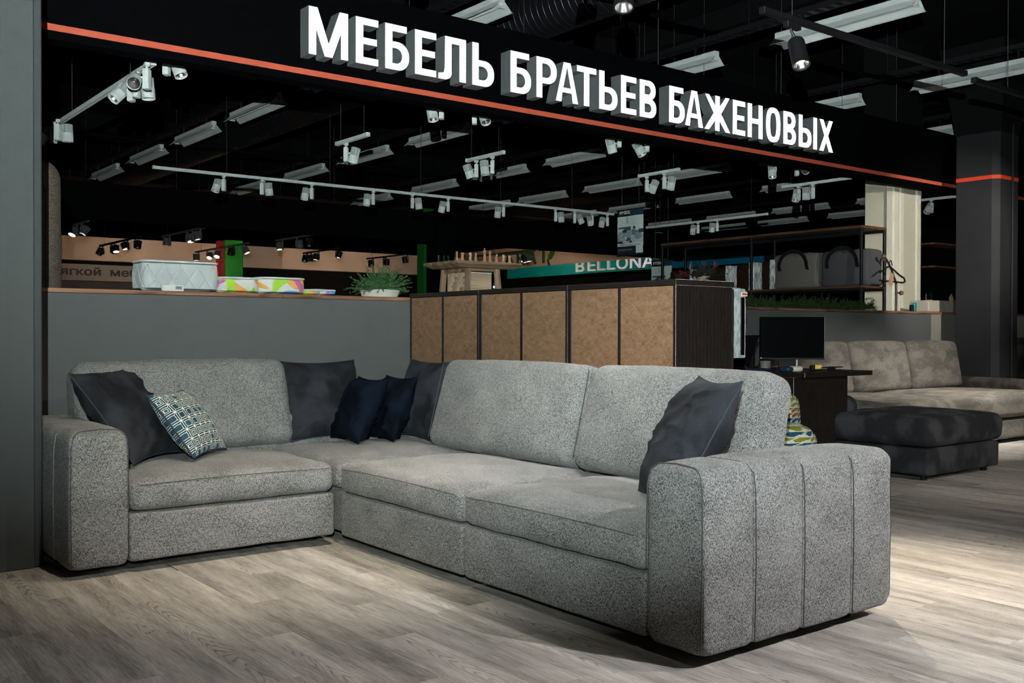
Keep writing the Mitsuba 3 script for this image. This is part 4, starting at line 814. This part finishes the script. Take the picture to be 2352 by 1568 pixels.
# ================================================================== CEILING: BATTENS, TRAYS, TRACKS, SPOTLIGHTS
ROWS = {  # x of a row: start y of each batten
    5.33: [7.0, 9.3, 11.52, 13.65, 15.82, 18.1], 8.15: [4.72, 6.98, 9.3, 11.5, 13.67, 15.84, 18.32], 10.95: [4.88, 7.1, 9.3, 11.6, 13.7, 15.86, 18.3],
    13.62: [4.9, 7.25, 9.35, 11.4, 13.58, 15.72, 17.6], 16.35: [11.3, 13.66, 15.75, 17.75], 19.5: [11.2, 13.46, 15.5, 17.55], 21.35: [13.2, 15.35, 17.3]}
ORD = ['first', 'second', 'third', 'fourth', 'fifth', 'sixth', 'seventh', 'eighth']
def batten(x, y0, lab, lit=False, L=1.5, z=4.0, grp='unlit fluorescent ceiling battens'):
    k = thing('fluorescent_batten', lab, 'ceiling light', grp)
    part(k, 'housing', box(x - .034, x + .034, y0, y0 + L, z + .03, z + .088, 0.003), 'm_white')
    for s in (-1, 1):
        a = [(s * .034, z + .03), (s * .104, z - .042), (s * .122, z - .046), (s * .122, z - .043), (s * .105, z - .038), (s * .036, z + .034)]
        P = sg.Polygon([(x + p, q) for p, q in a])
        part(k, 'reflector', xf(extrude(P, L), frame(V(0, y0 + L, 0), V(1, 0, 0), V(0, 0, 1), V(0, -1, 0))), 'm_white')
    t = cyl([x, y0 + .05, z - .002], [x, y0 + L - .05, z - .002], .014, n=10)
    if lit: glow(k, 'tube', t, lit, 3.0)
    else: part(k, 'tube', t, 'm_tube', 40)
    for yy in (y0 + .02, y0 + L - .02): part(k, 'lamp_holder', cat(box(x - .016, x + .016, yy - .014, yy + .014, z - .006, z + .03, .003), box(x - .042, x + .042, yy - .012, yy + .012, z - .022, z - .004, .006)), 'm_white')
    for yy in (y0 + .3, y0 + L - .3): part(k, 'hanger', box(x - .012, x + .012, yy - .01, yy + .01, z + .088, z + .19), 'm_steel_black')
for ri, (x, ys) in enumerate(ROWS.items()):
    for i, y in enumerate(ys):
        batten(x, y, 'unlit white fluorescent batten, %s from the camera in the %s row from the left' % (ORD[i], ORD[ri]))
    ya, yb = ys[0] - (0.4 if ri else 0.6), ys[-1] + 1.7
    k = thing('cable_tray', 'black perforated cable tray above the %s row of fluorescent battens from the left' % ORD[ri], 'cable tray')
    zz = 4.19
    for s in (-1, 1): part(k, 'side_rail', box(x + s * .06 - .002, x + s * .06 + .002, ya, yb, zz, zz + .055), 'm_steel_black')
    part(k, 'rung', cat([box(x - .058, x + .058, q, q + .06, zz, zz + .003) for q in np.arange(ya, yb, 0.12)]), 'm_steel_black', kind='stuff')
    for q in np.arange(ya + .3, yb, 2.0): part(k, 'drop_rod', cyl([x + .07, q, zz - .01], [x + .07, q, 4.998], .004, n=5), 'm_steel_black')
# added lit battens behind the camera, a soft fill for the room
for i, (x, y) in enumerate(((-0.1, -3.2), (2.6, -3.2), (-2.8, -3.2), (-0.1, -6.0), (2.6, -6.0))):
    batten(x, y, 'added fluorescent batten behind the viewpoint for fill light, %s of five' % ORD[i], (4.0, 4.4, 4.3), grp='added fill battens behind the viewpoint')

def spotlight(name, lab, box_at, side, aim, zt, mats=('m_white', 'm_white_vent'), grp=None, lit=None, R=.047, cat_='spotlight', right=(0.789, -0.614), zhead=None):
    k = thing(name, lab, cat_, grp)
    b = V(*box_at); rt = V(*right, 0); zh = zt - .115 if zhead is None else zhead
    part(k, 'stem', cat(cyl([b[0], b[1], zt - .045], [b[0], b[1], zt + .003], .009, n=8), box(b[0] - .018, b[0] + .018, b[1] - .018, b[1] + .018, zt - .022, zt + .006, .003)), mats[0])
    part(k, 'gear_box', xf(box(-.022, .022, -.030, .030, -.18, -.04, .004), frame(V(b[0], b[1], zt), rt, V(-rt[1], rt[0], 0), V(0, 0, 1))), mats[0])
    h = V(b[0], b[1], zh) + rt * side * .082; a = V(*aim); a /= np.linalg.norm(a)
    P = lambda pr, n=20: lathe([(r, -z) for r, z in pr], h, -a, n)
    part(k, 'pivot', cyl([b[0], b[1], zh + .02], h + V(0, 0, .02), .008, n=8), mats[0])
    part(k, 'head', P([(R - .004, .072), (R, .076), (R, .0), (R - .003, -.004), (R - .005, -.004)][::-1] + [(R - .005, .07)]), mats[0], 40)
    part(k, 'cooling_fins', cat([P([(0, -.080), (R * .62, -.078), (R * .70, -.06), (R * .70, .0)][::1], 14)] + [xf(box(R * .66, R - .001, -.004, .004, -.004, .074), frame(h, *(lambda q: (math.cos(t) * q[0] + math.sin(t) * q[1], -math.sin(t) * q[0] + math.cos(t) * q[1], -a))(basis(a)))) for t in np.arange(8) * math.pi / 4]), mats[1], 30)
    part(k, 'reflector', lathe([(.011, -.02), (.028, .015), (R - .007, .062)], h, a, 18), 'm_mirror', True)
    if lit: glow(k, 'lens', lathe([(R - .008, .064), (0, .066)], h, a, 16), lit, 0.04, 'glowing lens')
    else: part(k, 'bulb', trimesh.creation.icosphere(2, .013), 'm_chrome', True, to_world=T4().translate((h + a * .018).tolist()))
    return k
def track(lab, a, b, zt, mat='m_white', wires=True, name='lighting_track'):
    k = thing(name, lab, 'lighting track'); a, b = V(*a), V(*b); d = (b - a) / np.linalg.norm(b - a); s = V(-d[1], d[0])
    L = np.linalg.norm(b - a)
    part(k, 'rail', xf(cat(box(0, L, -.018, -.006, 0, .034), box(0, L, .006, .018, 0, .034), box(0, L, -.018, .018, .012, .034)), frame(V(a[0], a[1], zt), V(*d, 0), V(*s, 0), V(0, 0, 1))), mat)
    for e in (0, L): part(k, 'end_cap', xf(box(e - .012, e + .012, -.021, .021, -.002, .037, .002), frame(V(a[0], a[1], zt), V(*d, 0), V(*s, 0), V(0, 0, 1))), mat)
    n = max(2, int(L / 1.6) + 1)
    for t in np.linspace(.12, .88, n): p = a + d * L * t; part(k, 'wire', cyl([p[0], p[1], zt + .034], [p[0], p[1], 4.365 - math.sqrt(.0676 - (p[0] - 6.45) ** 2) if abs(p[0] - 6.45) < .255 and p[1] > 3 else 5.0], .0022, n=5), 'm_wire')
    return k
ZT = 2.975
WG = 'white track spotlights'
track('white lighting track at the far left, running away from the sign', (2.30, 7.0), (2.30, 11.2), ZT)
track('short white lighting track with a single spotlight, left of the middle', (4.72, 8.28), (4.72, 8.88), ZT)
track('short white lighting track with two spotlights under the first word gap', (6.28, 8.22), (6.28, 8.86), ZT)
track('short white lighting track with two spotlights, third of the short ones', (8.5, 7.84), (8.5, 8.46), ZT)
track('white lighting track with two spotlights left of the beige column', (10.56, 6.98), (10.56, 7.95), ZT)
track('white lighting track running above the left end of the metal shelf', (12.75, 9.9), (12.75, 12.5), ZT)
track('white lighting track between the beige and the dark column', (13.1, 6.98), (13.1, 7.6), ZT)
track('long white lighting track with eleven spotlights in front of the black beam', (3.76, 11.43), (10.9, 11.43), ZT)
track('white lighting track right behind the sign', (2.3, 7.2), (10.4, 7.2), 3.15)
dn = lambda x, y, z=-1.0: (x, y, z)
def ws_(lab, x, y, side, aim, zt=ZT, **k):
    rt = V(.789, -.614); spotlight('track_spotlight', lab, (x, y), side, aim, zt, grp=WG, **k)
ws_('white spotlight on the far left track, pointing left, nearest of its cluster', 2.28, 7.42, -1, (-.75, -.1, -.8)); ws_('white spotlight on the far left track facing the viewer', 2.25, 6.98, -1, (-.35, -.75, -.5)); ws_('white spotlight on the far left track hanging straight down', 2.27, 7.27, 1, (.05, -.08, -1))
ws_('white spotlight half shaded under the left part of the sign', 2.46, 7.2, 1, (.2, -.35, -.9), 3.15, zhead=3.03); ws_('white spotlight on the far left track, left of the far pair', 2.24, 9.47, -1, (-.6, .1, -.8)); ws_('white spotlight on the far left track, right of the far pair', 2.24, 9.32, 1, (0.05, .05, -1))
ws_('white spotlight alone on its short track', 4.73, 8.72, 1, (-.1, .35, -1)); ws_('left white spotlight under the first word gap', 6.30, 8.72, -1, (.35, -.1, -1)); ws_('right white spotlight under the first word gap', 6.29, 8.42, -1, (.05, -.1, -1))
ws_('left white spotlight on the third short track', 8.52, 8.36, 1, (-.35, .2, -1)); ws_('right white spotlight on the third short track', 8.50, 8.06, 1, (-.15, .1, -1)); ws_('left white spotlight on the track left of the beige column', 10.56, 7.72, -.3, (-.4, -.1, -1)); ws_('right white spotlight on the track left of the beige column', 10.55, 7.5, -1, (0, 0, -1))
ws_('left white spotlight above the left end of the metal shelf', 12.73, 11.3, -1, (-.35, -.2, -1)); ws_('right white spotlight above the left end of the metal shelf', 12.72, 10.88, -1, (.1, .2, -1)); ws_('white spotlight between the beige and the dark column', 13.06, 7.36, -.4, (-.55, .15, -.8))
for i, (x, s, aim) in enumerate(((4.58, -1, (-.35, -.1, -1)), (5.06, 1, (.1, 0, -1)), (5.72, -1, (-.2, 0, -1)), (6.60, -1, (-.12, 0, -1)), (7.20, 1, (.12, 0, -1)), (7.78, -1, (-.2, .1, -1)), (8.74, -1, (-.1, 0, -1)), (9.72, 1, (.1, 0, -1)), (10.10, 1, (.45, -.1, -.9)), (10.46, -.4, (.3, .1, -1)), (10.78, -1, (-.25, 0, -1)))):
    ws_('white spotlight, %s from the left on the long white track' % (ORD + ['ninth', 'tenth', 'eleventh'])[i], x, 11.43, s, aim)
for i, (x, s, aim, z) in enumerate(((4.83, -1, (0, -.3, -1), 3.03), (5.18, 1, (0, -.5, -.9), 3.045), (6.95, -1, (.25, -.1, -1), 2.99), (7.34, -1, (.2, -.5, -.9), 3.0), (9.40, -.3, (-.2, -.2, -1), 2.98), (9.82, 1, (-.35, -.7, -.6), 3.06))):
    ws_('white spotlight half shaded behind the lower edge of the sign, %s from the left' % ORD[i + 1], x, 7.2, s, aim, 3.15, zhead=z)
# black rails in front of the sign
BM = ('m_black_plastic', 'm_black_plastic')
track('black lighting rail in front of the sign carrying a lit spotlight', (4.72, 3.7), (7.0, 3.7), 2.985, 'm_steel_black')
track('black lighting rail at the upper right corner', (7.24, 3.75), (11.5, 3.75), 2.985, 'm_steel_black')
track('unseen black lighting rail over the left half of the sofa', (0.6, 3.7), (4.3, 3.7), 2.985, 'm_steel_black')  # out of view, carries the lamps that light the corner sofa
track('unseen black lighting rail over the aisle beside the camera', (1.0, -0.4), (6.2, -0.4), 2.985, 'm_steel_black')  # out of view, carries the lamps that light the arm and floor
fl = thing('unseen_flash_lamp', 'unseen black flash lamp on a light stand beside the viewpoint', 'lamp')
part(fl, 'head', xf(box(-.05, .05, -.14, -.006, -.045, .045, .01), frame(V(*FLASH), RGT, FWD, V(0, 0, 1))), 'm_black_plastic'); part(fl, 'pole', cyl([FLASH[0] - .04, FLASH[1] - .06, 0.1], [FLASH[0] - .04, FLASH[1] - .06, 1.46], .012), 'm_black_plastic')
for t in (1.9, 4.0, 6.1): part(fl, 'leg', cyl([FLASH[0] - .04, FLASH[1] - .06, .35], [FLASH[0] - .04 + .3 * math.cos(t), FLASH[1] - .06 + .3 * math.sin(t), 0.005], .009), 'm_black_plastic')
k = thing('track_spotlight', 'black cylindrical spotlight with a lit lamp in front of the sign', 'spotlight')
hB, aB = V(5.0, 3.66, 2.80), V(-.22, -.42, -1); aB /= np.linalg.norm(aB)
part(k, 'body', lathe([(0, -.09), (.044, -.085), (.050, -.07), (.052, .095), (.047, .095), (.046, .05)], hB, aB, 28), 'm_steel_black', 40)
part(k, 'ring', lathe([(.046, .094), (.053, .094), (.053, .099), (.046, .099)], hB, aB, 28), 'm_chrome', 40, label='shiny front ring')
part(k, 'reflector', lathe([(.016, .03), (.034, .06), (.046, .088)], hB, aB, 24), 'm_mirror', True)
glow(k, 'lamp', lathe([(.017, .03), (.017, .045), (.012, .060), (0, .062)], hB, aB, 16), (9.0, 8.2, 6.4), 0.1, 'glowing lamp')
part(k, 'stem', tube([[4.985, 3.70, 2.98], [4.985, 3.70, 2.93], [5.0, 3.675, 2.88]], .008, 8), 'm_chrome', True); part(k, 'adapter', box(4.93, 5.06, 3.68, 3.72, 2.945, 2.984, .004), 'm_steel_black')
for nm, L_, zt in (('rail over the sofa front', UNSEEN_FRONT, 2.985), ('rail over the aisle', UNSEEN_AISLE, 2.985)):
    for qi, (p, t, c, w, a, b) in enumerate(L_):
        d = V(*t) - V(*p); d /= np.linalg.norm(d)
        kk = thing('track_spotlight', 'unseen lit black spotlight, %s from the left on the black %s' % (ORD[qi], nm), 'spotlight', 'unseen lit black spotlights on the ' + nm)  # out-of-view housings for the front and aisle lamps
        o = V(*p) - d * 0.075
        part(kk, 'body', lathe([(0, -.09), (.044, -.085), (.050, -.07), (.052, .062), (.047, .062), (.046, .05)], o, d, 20), 'm_steel_black', 40)
        part(kk, 'reflector', lathe([(.016, .0), (.034, .03), (.046, .055)], o, d, 18), 'm_mirror', True)
        part(kk, 'stem', cyl(o + V(0, 0, .04), [o[0], o[1], zt], .008, n=8), 'm_steel_black')
# ducts and pipes
def duct(name, lab, a, b, r, n=90):
    k = thing(name, lab, 'air duct'); a, b = V(*a), V(*b); d = b - a; L = np.linalg.norm(d)
    pr = []
    for t in np.arange(0, L, 0.09): pr += [(r, t), (r, t + .078), (r + .0035, t + .082), (r + .0035, t + .086), (r, t + .0895)]
    part(k, 'pipe', lathe(pr, a, d, 40), 'm_duct', 20)
    for t in np.linspace(.06, .94, 8): p = a + d * t; part(k, 'strap', cat(cyl([p[0] - r, p[1], p[2]], [p[0] - r, p[1], 5.0], .004, n=5), cyl([p[0] + r, p[1], p[2]], [p[0] + r, p[1], 5.0], .004, n=5)), 'm_wire')
duct('spiral_duct', 'big dark spiral air duct running above the sign', (6.45, 3.0, 4.36), (6.45, 25.0, 4.36), .26)
for i, (a, b) in enumerate((((7.3, 9.05, 4.33), (14.0, 9.05, 4.33)), ((2.5, 15.5, 4.05), (13.0, 15.5, 4.05)), ((2.0, 11.2, 4.05), (9.0, 11.2, 4.05)))):
    solo('sprinkler_pipe', cat(tube([a, b], .022, 8), [cyl([q, a[1] + .0, a[2]], [q, a[1], 5.0], .005, n=5) for q in np.linspace(a[0] + .3, b[0] - .3, 5) if abs(q - 6.45) > .3]), 'm_black', 'thin black pipe under the ceiling, %s from the sign' % ORD[i], 'pipe', smooth=40)

# ================================================================== THE MALL BEHIND
bm = thing('black_beam_board', 'long black overhead board across the mall, below the long white track', 'sign board')
part(bm, 'board', box(2.0, 11.2, 17.0, 17.12, 2.955, 3.56, .004), 'm_black'); part(bm, 'board', box(11.85, 18.6, 17.0, 17.12, 2.955, 3.56, .004), 'm_black'); part(bm, 'post', box(11.3, 11.8, 16.95, 17.4, 0, 3.62, .01), 'm_black', label='black post')
part(bm, 'wire', cat([cyl([x, 17.06, 3.55], [x, 17.06, 5.0], .004, n=5) for x in (3, 6, 9, 12.5, 15, 18)]), 'm_wire')
struct('wall_shop', box(5.0, 19.0, 27.0, 27.2, 2.975, 3.58), 'm_shop_beige', 'beige band of the far shop lit by warm spotlights')
struct('wall_shop_dark', box(5.0, 24.0, 27.25, 27.4, 0, 3.5), 'm_black')
sb = thing('shop_board', 'dark grey shop board with black Cyrillic lettering under the beige band', 'sign board')
part(sb, 'panel', box(5.4, 9.6, 26.90, 26.96, 2.44, 2.86, .003), 'm_grey_board'); part(sb, 'lettering', text('мягкой  мебели', 0.2, (6.22, 26.898, 2.58), (1, 0, 0), .012, True, squeeze=1.35), 'm_dark_text'); part(sb, 'lower_panel', box(5.4, 9.6, 26.95, 27.0, .3, 2.43), 'm_dark_text')
part(sb, 'post', box(5.45, 5.55, 26.9, 27.0, 0, 2.9), 'm_dark_text')
gc = thing('green_post', 'bright green square post in front of the beige band', 'post'); part(gc, 'shaft', box(10.06, 10.54, 25.0, 25.3, 0, 3.52, .01), 'm_green'); part(gc, 'edge', box(9.93, 10.05, 25.05, 25.3, 0, 3.5), 'm_red_dark', label='dark red edge')
gc2 = thing('green_post', 'green post beside the black post, left of the small chess table', 'post'); part(gc2, 'shaft', box(12.28, 12.54, 19.0, 19.3, 0, 3.93, .01), 'm_green')
mb = thing('magenta_sign', 'dark magenta shop sign seen low between the mattress samples and the plant', 'sign'); mgx = V(14.4, 30.2); mgy = V(17.2, 28.9); 
def slab(a, b, z0, z1, t=.06):
    a, b = V(*a), V(*b); d = (b - a) / np.linalg.norm(b - a); n = V(d[1], -d[0])
    return xf(box(0, np.linalg.norm(b - a), 0, t, z0, z1, .002), frame(V(a[0], a[1], 0), V(*d, 0), V(-d[1], d[0], 0), V(0, 0, 1)))
part(mb, 'panel', slab((14.0, 31.5), (16.55, 29.5), 2.62, 2.95), 'm_magenta'); dm = (V(16.55, 29.5) - V(14.0, 31.5)); dm /= np.linalg.norm(dm)
kk = part(mb, 'lettering', text('СТМ', .19, (14.35, 31.18, 2.70), (*dm, 0), .02, True), 'm_white')
part(mb, 'rod', cyl([15.0, 30.75, 2.95], [15.0, 30.75, 5.0], .012), 'm_wire'); part(mb, 'rod', cyl([16.2, 29.81, 2.95], [16.2, 29.81, 5.0], .012), 'm_wire')
nb = thing('navy_sign', 'dark navy shop sign with white letters beside the green post', 'sign'); part(nb, 'panel', slab((16.7, 30.6), (20.1, 28.2), 2.72, 3.2), 'm_navy_board'); dn_ = V(20.1, 28.2) - V(16.7, 30.6); dn_ /= np.linalg.norm(dn_)
glow(nb, 'lettering', text('ПО', .22, (18.62, 29.20, 2.98), (*dn_, 0), .03, True), (.55, .55, .6)); glow(nb, 'small_lettering', text('СО', .13, (18.72, 29.12, 2.80), (*dn_, 0), .03), (.4, .4, .45)); part(nb, 'rod', cyl([17.3, 30.2, 3.2], [17.3, 30.2, 5.0], .012), 'm_wire'); part(nb, 'rod', cyl([19.6, 28.58, 3.2], [19.6, 28.58, 5.0], .012), 'm_wire'); part(nb, 'red_line', slab((17.0, 30.33), (17.9, 29.70), 2.79, 2.81, .02), 'm_magenta')
aw = thing('light_shop_sign', 'rough beige shop front with dark green raised letters', 'sign')
part(aw, 'panel', box(20.75, 20.95, 19.9, 30.0, 3.318, 4.0, .01), 'm_shop_beige')
def fa(t, h, y, z, d=.04, bold=True, sq=1.0, mat='m_dark_green', name='letter', parent=aw, x=20.75):
    return part(parent, name, text(t, h, (x, y, z), (0, -1, 0), d, bold, squeeze=sq), mat)
for ch, y in (('A', 27.05), ('R', 26.42), ('A', 25.85), ('T', 25.22)): fa(ch, .45, y, 3.40, sq=1.12)
part(aw, 'bar', box(20.70, 20.75, 25.4, 28.8, 3.80, 3.86), 'm_dark_green'); 
part(aw, 'leaf', xf(extrude(sg.Polygon([(0, 0), (.16, .02), (.30, .16), (.36, .42), (.22, .44), (.14, .28), (.05, .14)]), .04), frame(V(20.75, 24.75, 3.48), V(0, -1, 0), V(0, 0, 1), V(-1, 0, 0))), 'm_dark_green'); part(aw, 'stalk', xf(extrude(sg.Polygon([(0, 0), (.06, 0), (.16, -.2), (.07, -.2)]), .04), frame(V(20.75, 24.8, 3.5), V(0, -1, 0), V(0, 0, 1), V(-1, 0, 0))), 'm_dark_green')
tl = thing('teal_shop_sign', 'teal shop sign with large white raised letters', 'sign'); part(tl, 'panel', box(21.0, 21.1, 19.7, 28.2, 2.985, 3.33, .004), 'm_teal')
tx = meshkit.text_mesh('BELLONA', .34, .02, True); wtx = tx.bounds[1][0]
for i, ch in enumerate('BELLONA'):
    a = meshkit.text_mesh('BELLONA'[:i], .34, .02, True).bounds[1][0] + .05 if i else 0.0
    k = fa(ch, .34, 23.72 - a * (3.45 / wtx), 3.05, .05, True, 3.45 / wtx * .98, 'm_white', 'letter', tl, 21.0)
    glow(k, 'face', text(ch, .34, (20.95, 23.72 - a * (3.45 / wtx), 3.05), (0, -1, 0), .004, True, squeeze=3.45 / wtx * .98), (.16 + .06 * max(0, i - 2), .16 + .055 * max(0, i - 2), .14 + .075 * max(0, i - 2)))
ex = thing('exit_sign', 'small lit green and white arrow sign behind the small chess table', 'sign'); part(ex, 'frame', box(20.4, 20.43, 26.9, 27.5, 2.55, 2.82), 'm_green'); glow(ex, 'panel', xf(extrude(sg.Polygon([(0, .10), (.14, 0), (.14, .06), (.46, .06), (.46, .14), (.14, .14), (.14, .2)]), .005), frame(V(20.398, 27.44, 2.585), V(0, -1, 0), V(0, 0, 1), V(-1, 0, 0))), (.6, .75, .7)); part(ex, 'hanger', cyl([20.415, 27.2, 2.82], [20.415, 27.2, 5.0], .012), 'm_wire'); part(ex, 'lower_plate', box(20.4, 20.43, 26.95, 27.25, 2.3, 2.54), 'm_beige_wall')
bl = thing('blue_sign', 'plain blue shop sign band behind the metal shelf', 'sign'); part(bl, 'panel', box(21.0, 21.1, 16.45, 19.75, 2.97, 3.30, .004), 'm_blue'); part(bl, 'end_panel', box(21.02, 21.12, 14.2, 16.4, 2.97, 3.30), 'm_navy_board', label='dark navy end of the band')
struct('wall_shops_right', box(21.3, 21.5, 8.0, 31.0, 0, 2.9), 'm_black'); 
ns = thing('neon_sign', 'thin lilac neon letters on a black board between the two columns', 'sign'); part(ns, 'board', box(26.05, 26.15, 12.6, 16.2, 3.3, 4.0), 'm_black')
glow(ns, 'lettering', text('МЕБЕЛЬ', .24, (26.04, 14.98, 3.62), (0, -1, 0), .01, False, squeeze=.92), (.30, .29, .36)); glow(ns, 'underline', box(26.03, 26.045, 13.2, 15.5, 3.475, 3.495), (.32, .31, .42))
part(ns, 'post', box(26.1, 26.15, 12.7, 12.8, 0, 3.3), 'm_black')
for i, (y0, y1, z) in enumerate(((14.35, 14.9, 2.42), (13.45, 13.75, 2.44))): s_ = thing('shop_lamp', ['long glimmering lamp far between the columns', 'short glimmering lamp far between the columns'][i], 'lamp'); glow(s_, 'tube', box(25.9, 25.92, y0, y1, z, z + .03), (.6, .62, .62)); part(s_, 'rod', cyl([25.91, (y0 + y1) / 2, z + .03], [25.91, (y0 + y1) / 2, 5], .006, n=5), 'm_wire')
# hanging banners
def f_banner(p, n, uv):
    u, v = uv.x, uv.y
    def R(a, b, c, d): return dr.select((u > a) & (u < b) & (v > c) & (v < d), 1.0, 0.0)
    def E(cx, cy, rx, ry): return smoothstep(1.08, .92, dr.sqrt(dr.square((u - cx) / rx) + dr.square((v - cy) / ry)))
    w = fbm(u * 18, v * 30, 3.0, 3)
    c = mi.Color3f(0.46, 0.54, 0.52)
    c = mix(c, (.36, .43, .42), R(0, 1, .27, .42))
    c = mix(c, (.05, .08, .11), R(.04, .52, .50, .63)); c = mix(c, (.22, .28, .30), R(.03, .55, .43, .55)); c = mix(c, (.16, .22, .26), E(.22, .38, .30, .13)); c = mix(c, mix((.10, .15, .18), (.36, .42, .43), w), R(.02, .5, .33, .48)); c = mix(c, (.40, .45, .44), E(.14, .56, .12, .035)); c = mix(c, (.02, .03, .04), E(.26, .535, .09, .03))
    c = mix(c, (.03, .03, .04), R(0, .56, .27, .32)); c = mix(c, (.38, .38, .34), E(.33, .30, .14, .04)); c = mix(c, (.03, .07, .11), E(.40, .35, .11, .035)); c = mix(c, (.42, .44, .43), R(.26, .36, .35, .42))
    c = mix(c, (.10, .14, .17), R(.68, .94, .40, .53)); c = mix(c, (.18, .24, .27), E(.81, .42, .15, .08)); c = mix(c, (.13, .17, .19), R(.56, .72, .44, .56)); c = mix(c, (.02, .02, .03), E(.66, .60, .05, .03)); c = mix(c, (.20, .19, .17), R(.655, .665, .60, .70)); c = mix(c, (.03, .05, .07), R(.84, 1, .48, .56))
    c = mix(c, mix((.32, .34, .32), (.46, .52, .50), noise(u * 30, v * 6)), R(.18, .42, .70, .84) * dr.select(noise(u * 26, 1.0) > .4, 1.0, 0.0))
    c = mix(c, (.010, .014, .022), R(0, 1, 0, .205)); c = mix(c, (.006, .007, .010), R(0, .5, .86, 1)); c = mix(c, (.016, .034, .060), R(.5, 1, .86, 1))
    c = mix(c, (.44, .52, .50), R(.73, .99, .04, .21))
    return c
bsdf('m_banner', {'type': 'principled', 'base_color': mikit.proc(f_banner), 'roughness': 0.6, 'specular': 0.2})
def banner(lab, y0, y1, x, z0, z1, dim=False):
    k = thing('hanging_banner', lab, 'banner')
    v = []; uv = []; n = 10
    for t in np.linspace(0, 1, n):
        for s in (0, 1): v.append([x + .008 * math.sin(t * 6), y0 + (y1 - y0) * t, z0 + (z1 - z0) * s]); uv.append([t, s])
    f = []
    for i in range(n - 1): f += [[2 * i, 2 * i + 2, 2 * i + 3], [2 * i, 2 * i + 3, 2 * i + 1]]
    part(k, 'sheet', mesh(v, f), 'm_banner', uv=np.array(uv))
    for z in (z0, z1): part(k, 'bar', cyl([x, y0 + .012, z], [x, y1 - .012, z], .008), 'm_steel_black')
    for y in (y0 - .08, y1 + .08): part(k, 'string', cyl([x, y, z1 + .005], [x, y, 5.0], .002, n=4), 'm_wire')
    h = z1 - z0; w = y0 - y1
    part(k, 'title', text('HYGGE', .042 * h / .6, (x - .010, y0 - w * .10, z0 + h * .905), (0, -1, 0), .002, True), 'm_label_white'); part(k, 'slogan', text('ВСЁ БУДЕТ HYGGE!', .022 * h / .6, (x - .010, y0 - w * .05, z0 + h * .105), (0, -1, 0), .002, squeeze=.9), 'm_cup'); part(k, 'caption', box(x - .011, x - .009, y1 + w * .1, y0 - w * .06, z0 + h * .222, z0 + h * .232), 'm_print_dark'); part(k, 'small_text', box(x - .011, x - .009, y1 + w * .36, y0 - w * .06, z0 + h * .072, z0 + h * .08), 'm_print_dark')
banner('hanging poster banner with a bedroom picture at the end of the long white track', 9.352, 8.886, 9.0, 2.118, 2.70)
banner('half hidden poster banner hanging behind the left post of the metal shelf', 10.98, 10.55, 11.3, 1.62, 2.25)
# spotlights of the far shops: on short tracks, most of them lit
FT = [((6.28, 19.9), (6.28, 22.6), 'first', [(6.23, 22.41, 0), (6.3, 21.77, 0), (6.36, 21.57, 1), (6.29, 20.68, 1), (6.4, 20.2, 0)]),
      ((6.62, 17.4), (6.62, 19.6), 'second', [(6.57, 19.21, 1), (6.6, 18.27, 1), (6.62, 18.0, 1), (6.6, 17.6, 1)]),
      ((8.5, 19.9), (8.5, 22.9), 'third', [(8.36, 22.73, 1), (8.43, 22.17, 1), (8.64, 21.67, 1), (8.53, 20.67, 0), (8.61, 20.16, 1)]),
      ((8.72, 17.4), (8.72, 19.0), 'fourth', [(8.69, 18.72, 1), (8.71, 18.07, 1), (8.78, 17.6, 0)]),
      ((10.6, 19.8), (10.6, 21.6), 'fifth', [(10.36, 21.4, 0), (10.56, 21.22, 0), (10.79, 21.43, 1), (10.66, 20.84, 1), (10.49, 19.98, 1)]),
      ((12.65, 20.2), (12.65, 22.2), 'sixth', [(12.5, 21.92, 0), (12.64, 21.4, 0), (12.99, 21.31, 1), (12.59, 20.3, 0)]),
      ((4.7, 17.6), (4.7, 18.9), 'seventh', [(4.77, 18.3, 1), (4.5, 18.0, 1)]),
      ((14.6, 18.0), (14.6, 19.4), 'eighth', [(14.05, 18.2, 0), (14.55, 18.4, 1), (14.75, 18.2, 1)])]
for a, b, o, L_ in FT:
    dark = o in ('fifth', 'sixth', 'first')
    track('dark lighting track of the far shop, %s counted over the beige band' % o, a, b, ZT, 'm_steel_black' if dark else 'm_lamp_grey')
    for i, (x, y, lit) in enumerate(L_):
        aim = (RNG.uniform(-.5, .3), RNG.uniform(-.3, .3) - .15 * lit, -1 if not lit else -.8)
        spotlight('far_spotlight', '%s warm spotlight, %s along the %s track of the far shop' % ('lit' if lit else 'unlit', ORD[i], o), (a[0], y), (-1, 1, .6)[i % 3] * .7, aim, ZT, ('m_steel_black', 'm_steel_black') if (dark or not lit) else ('m_lamp_grey', 'm_lamp_grey'), 'spotlights of the far shop', (16.0, 12.0, 7.6) if lit else None, R=.066)
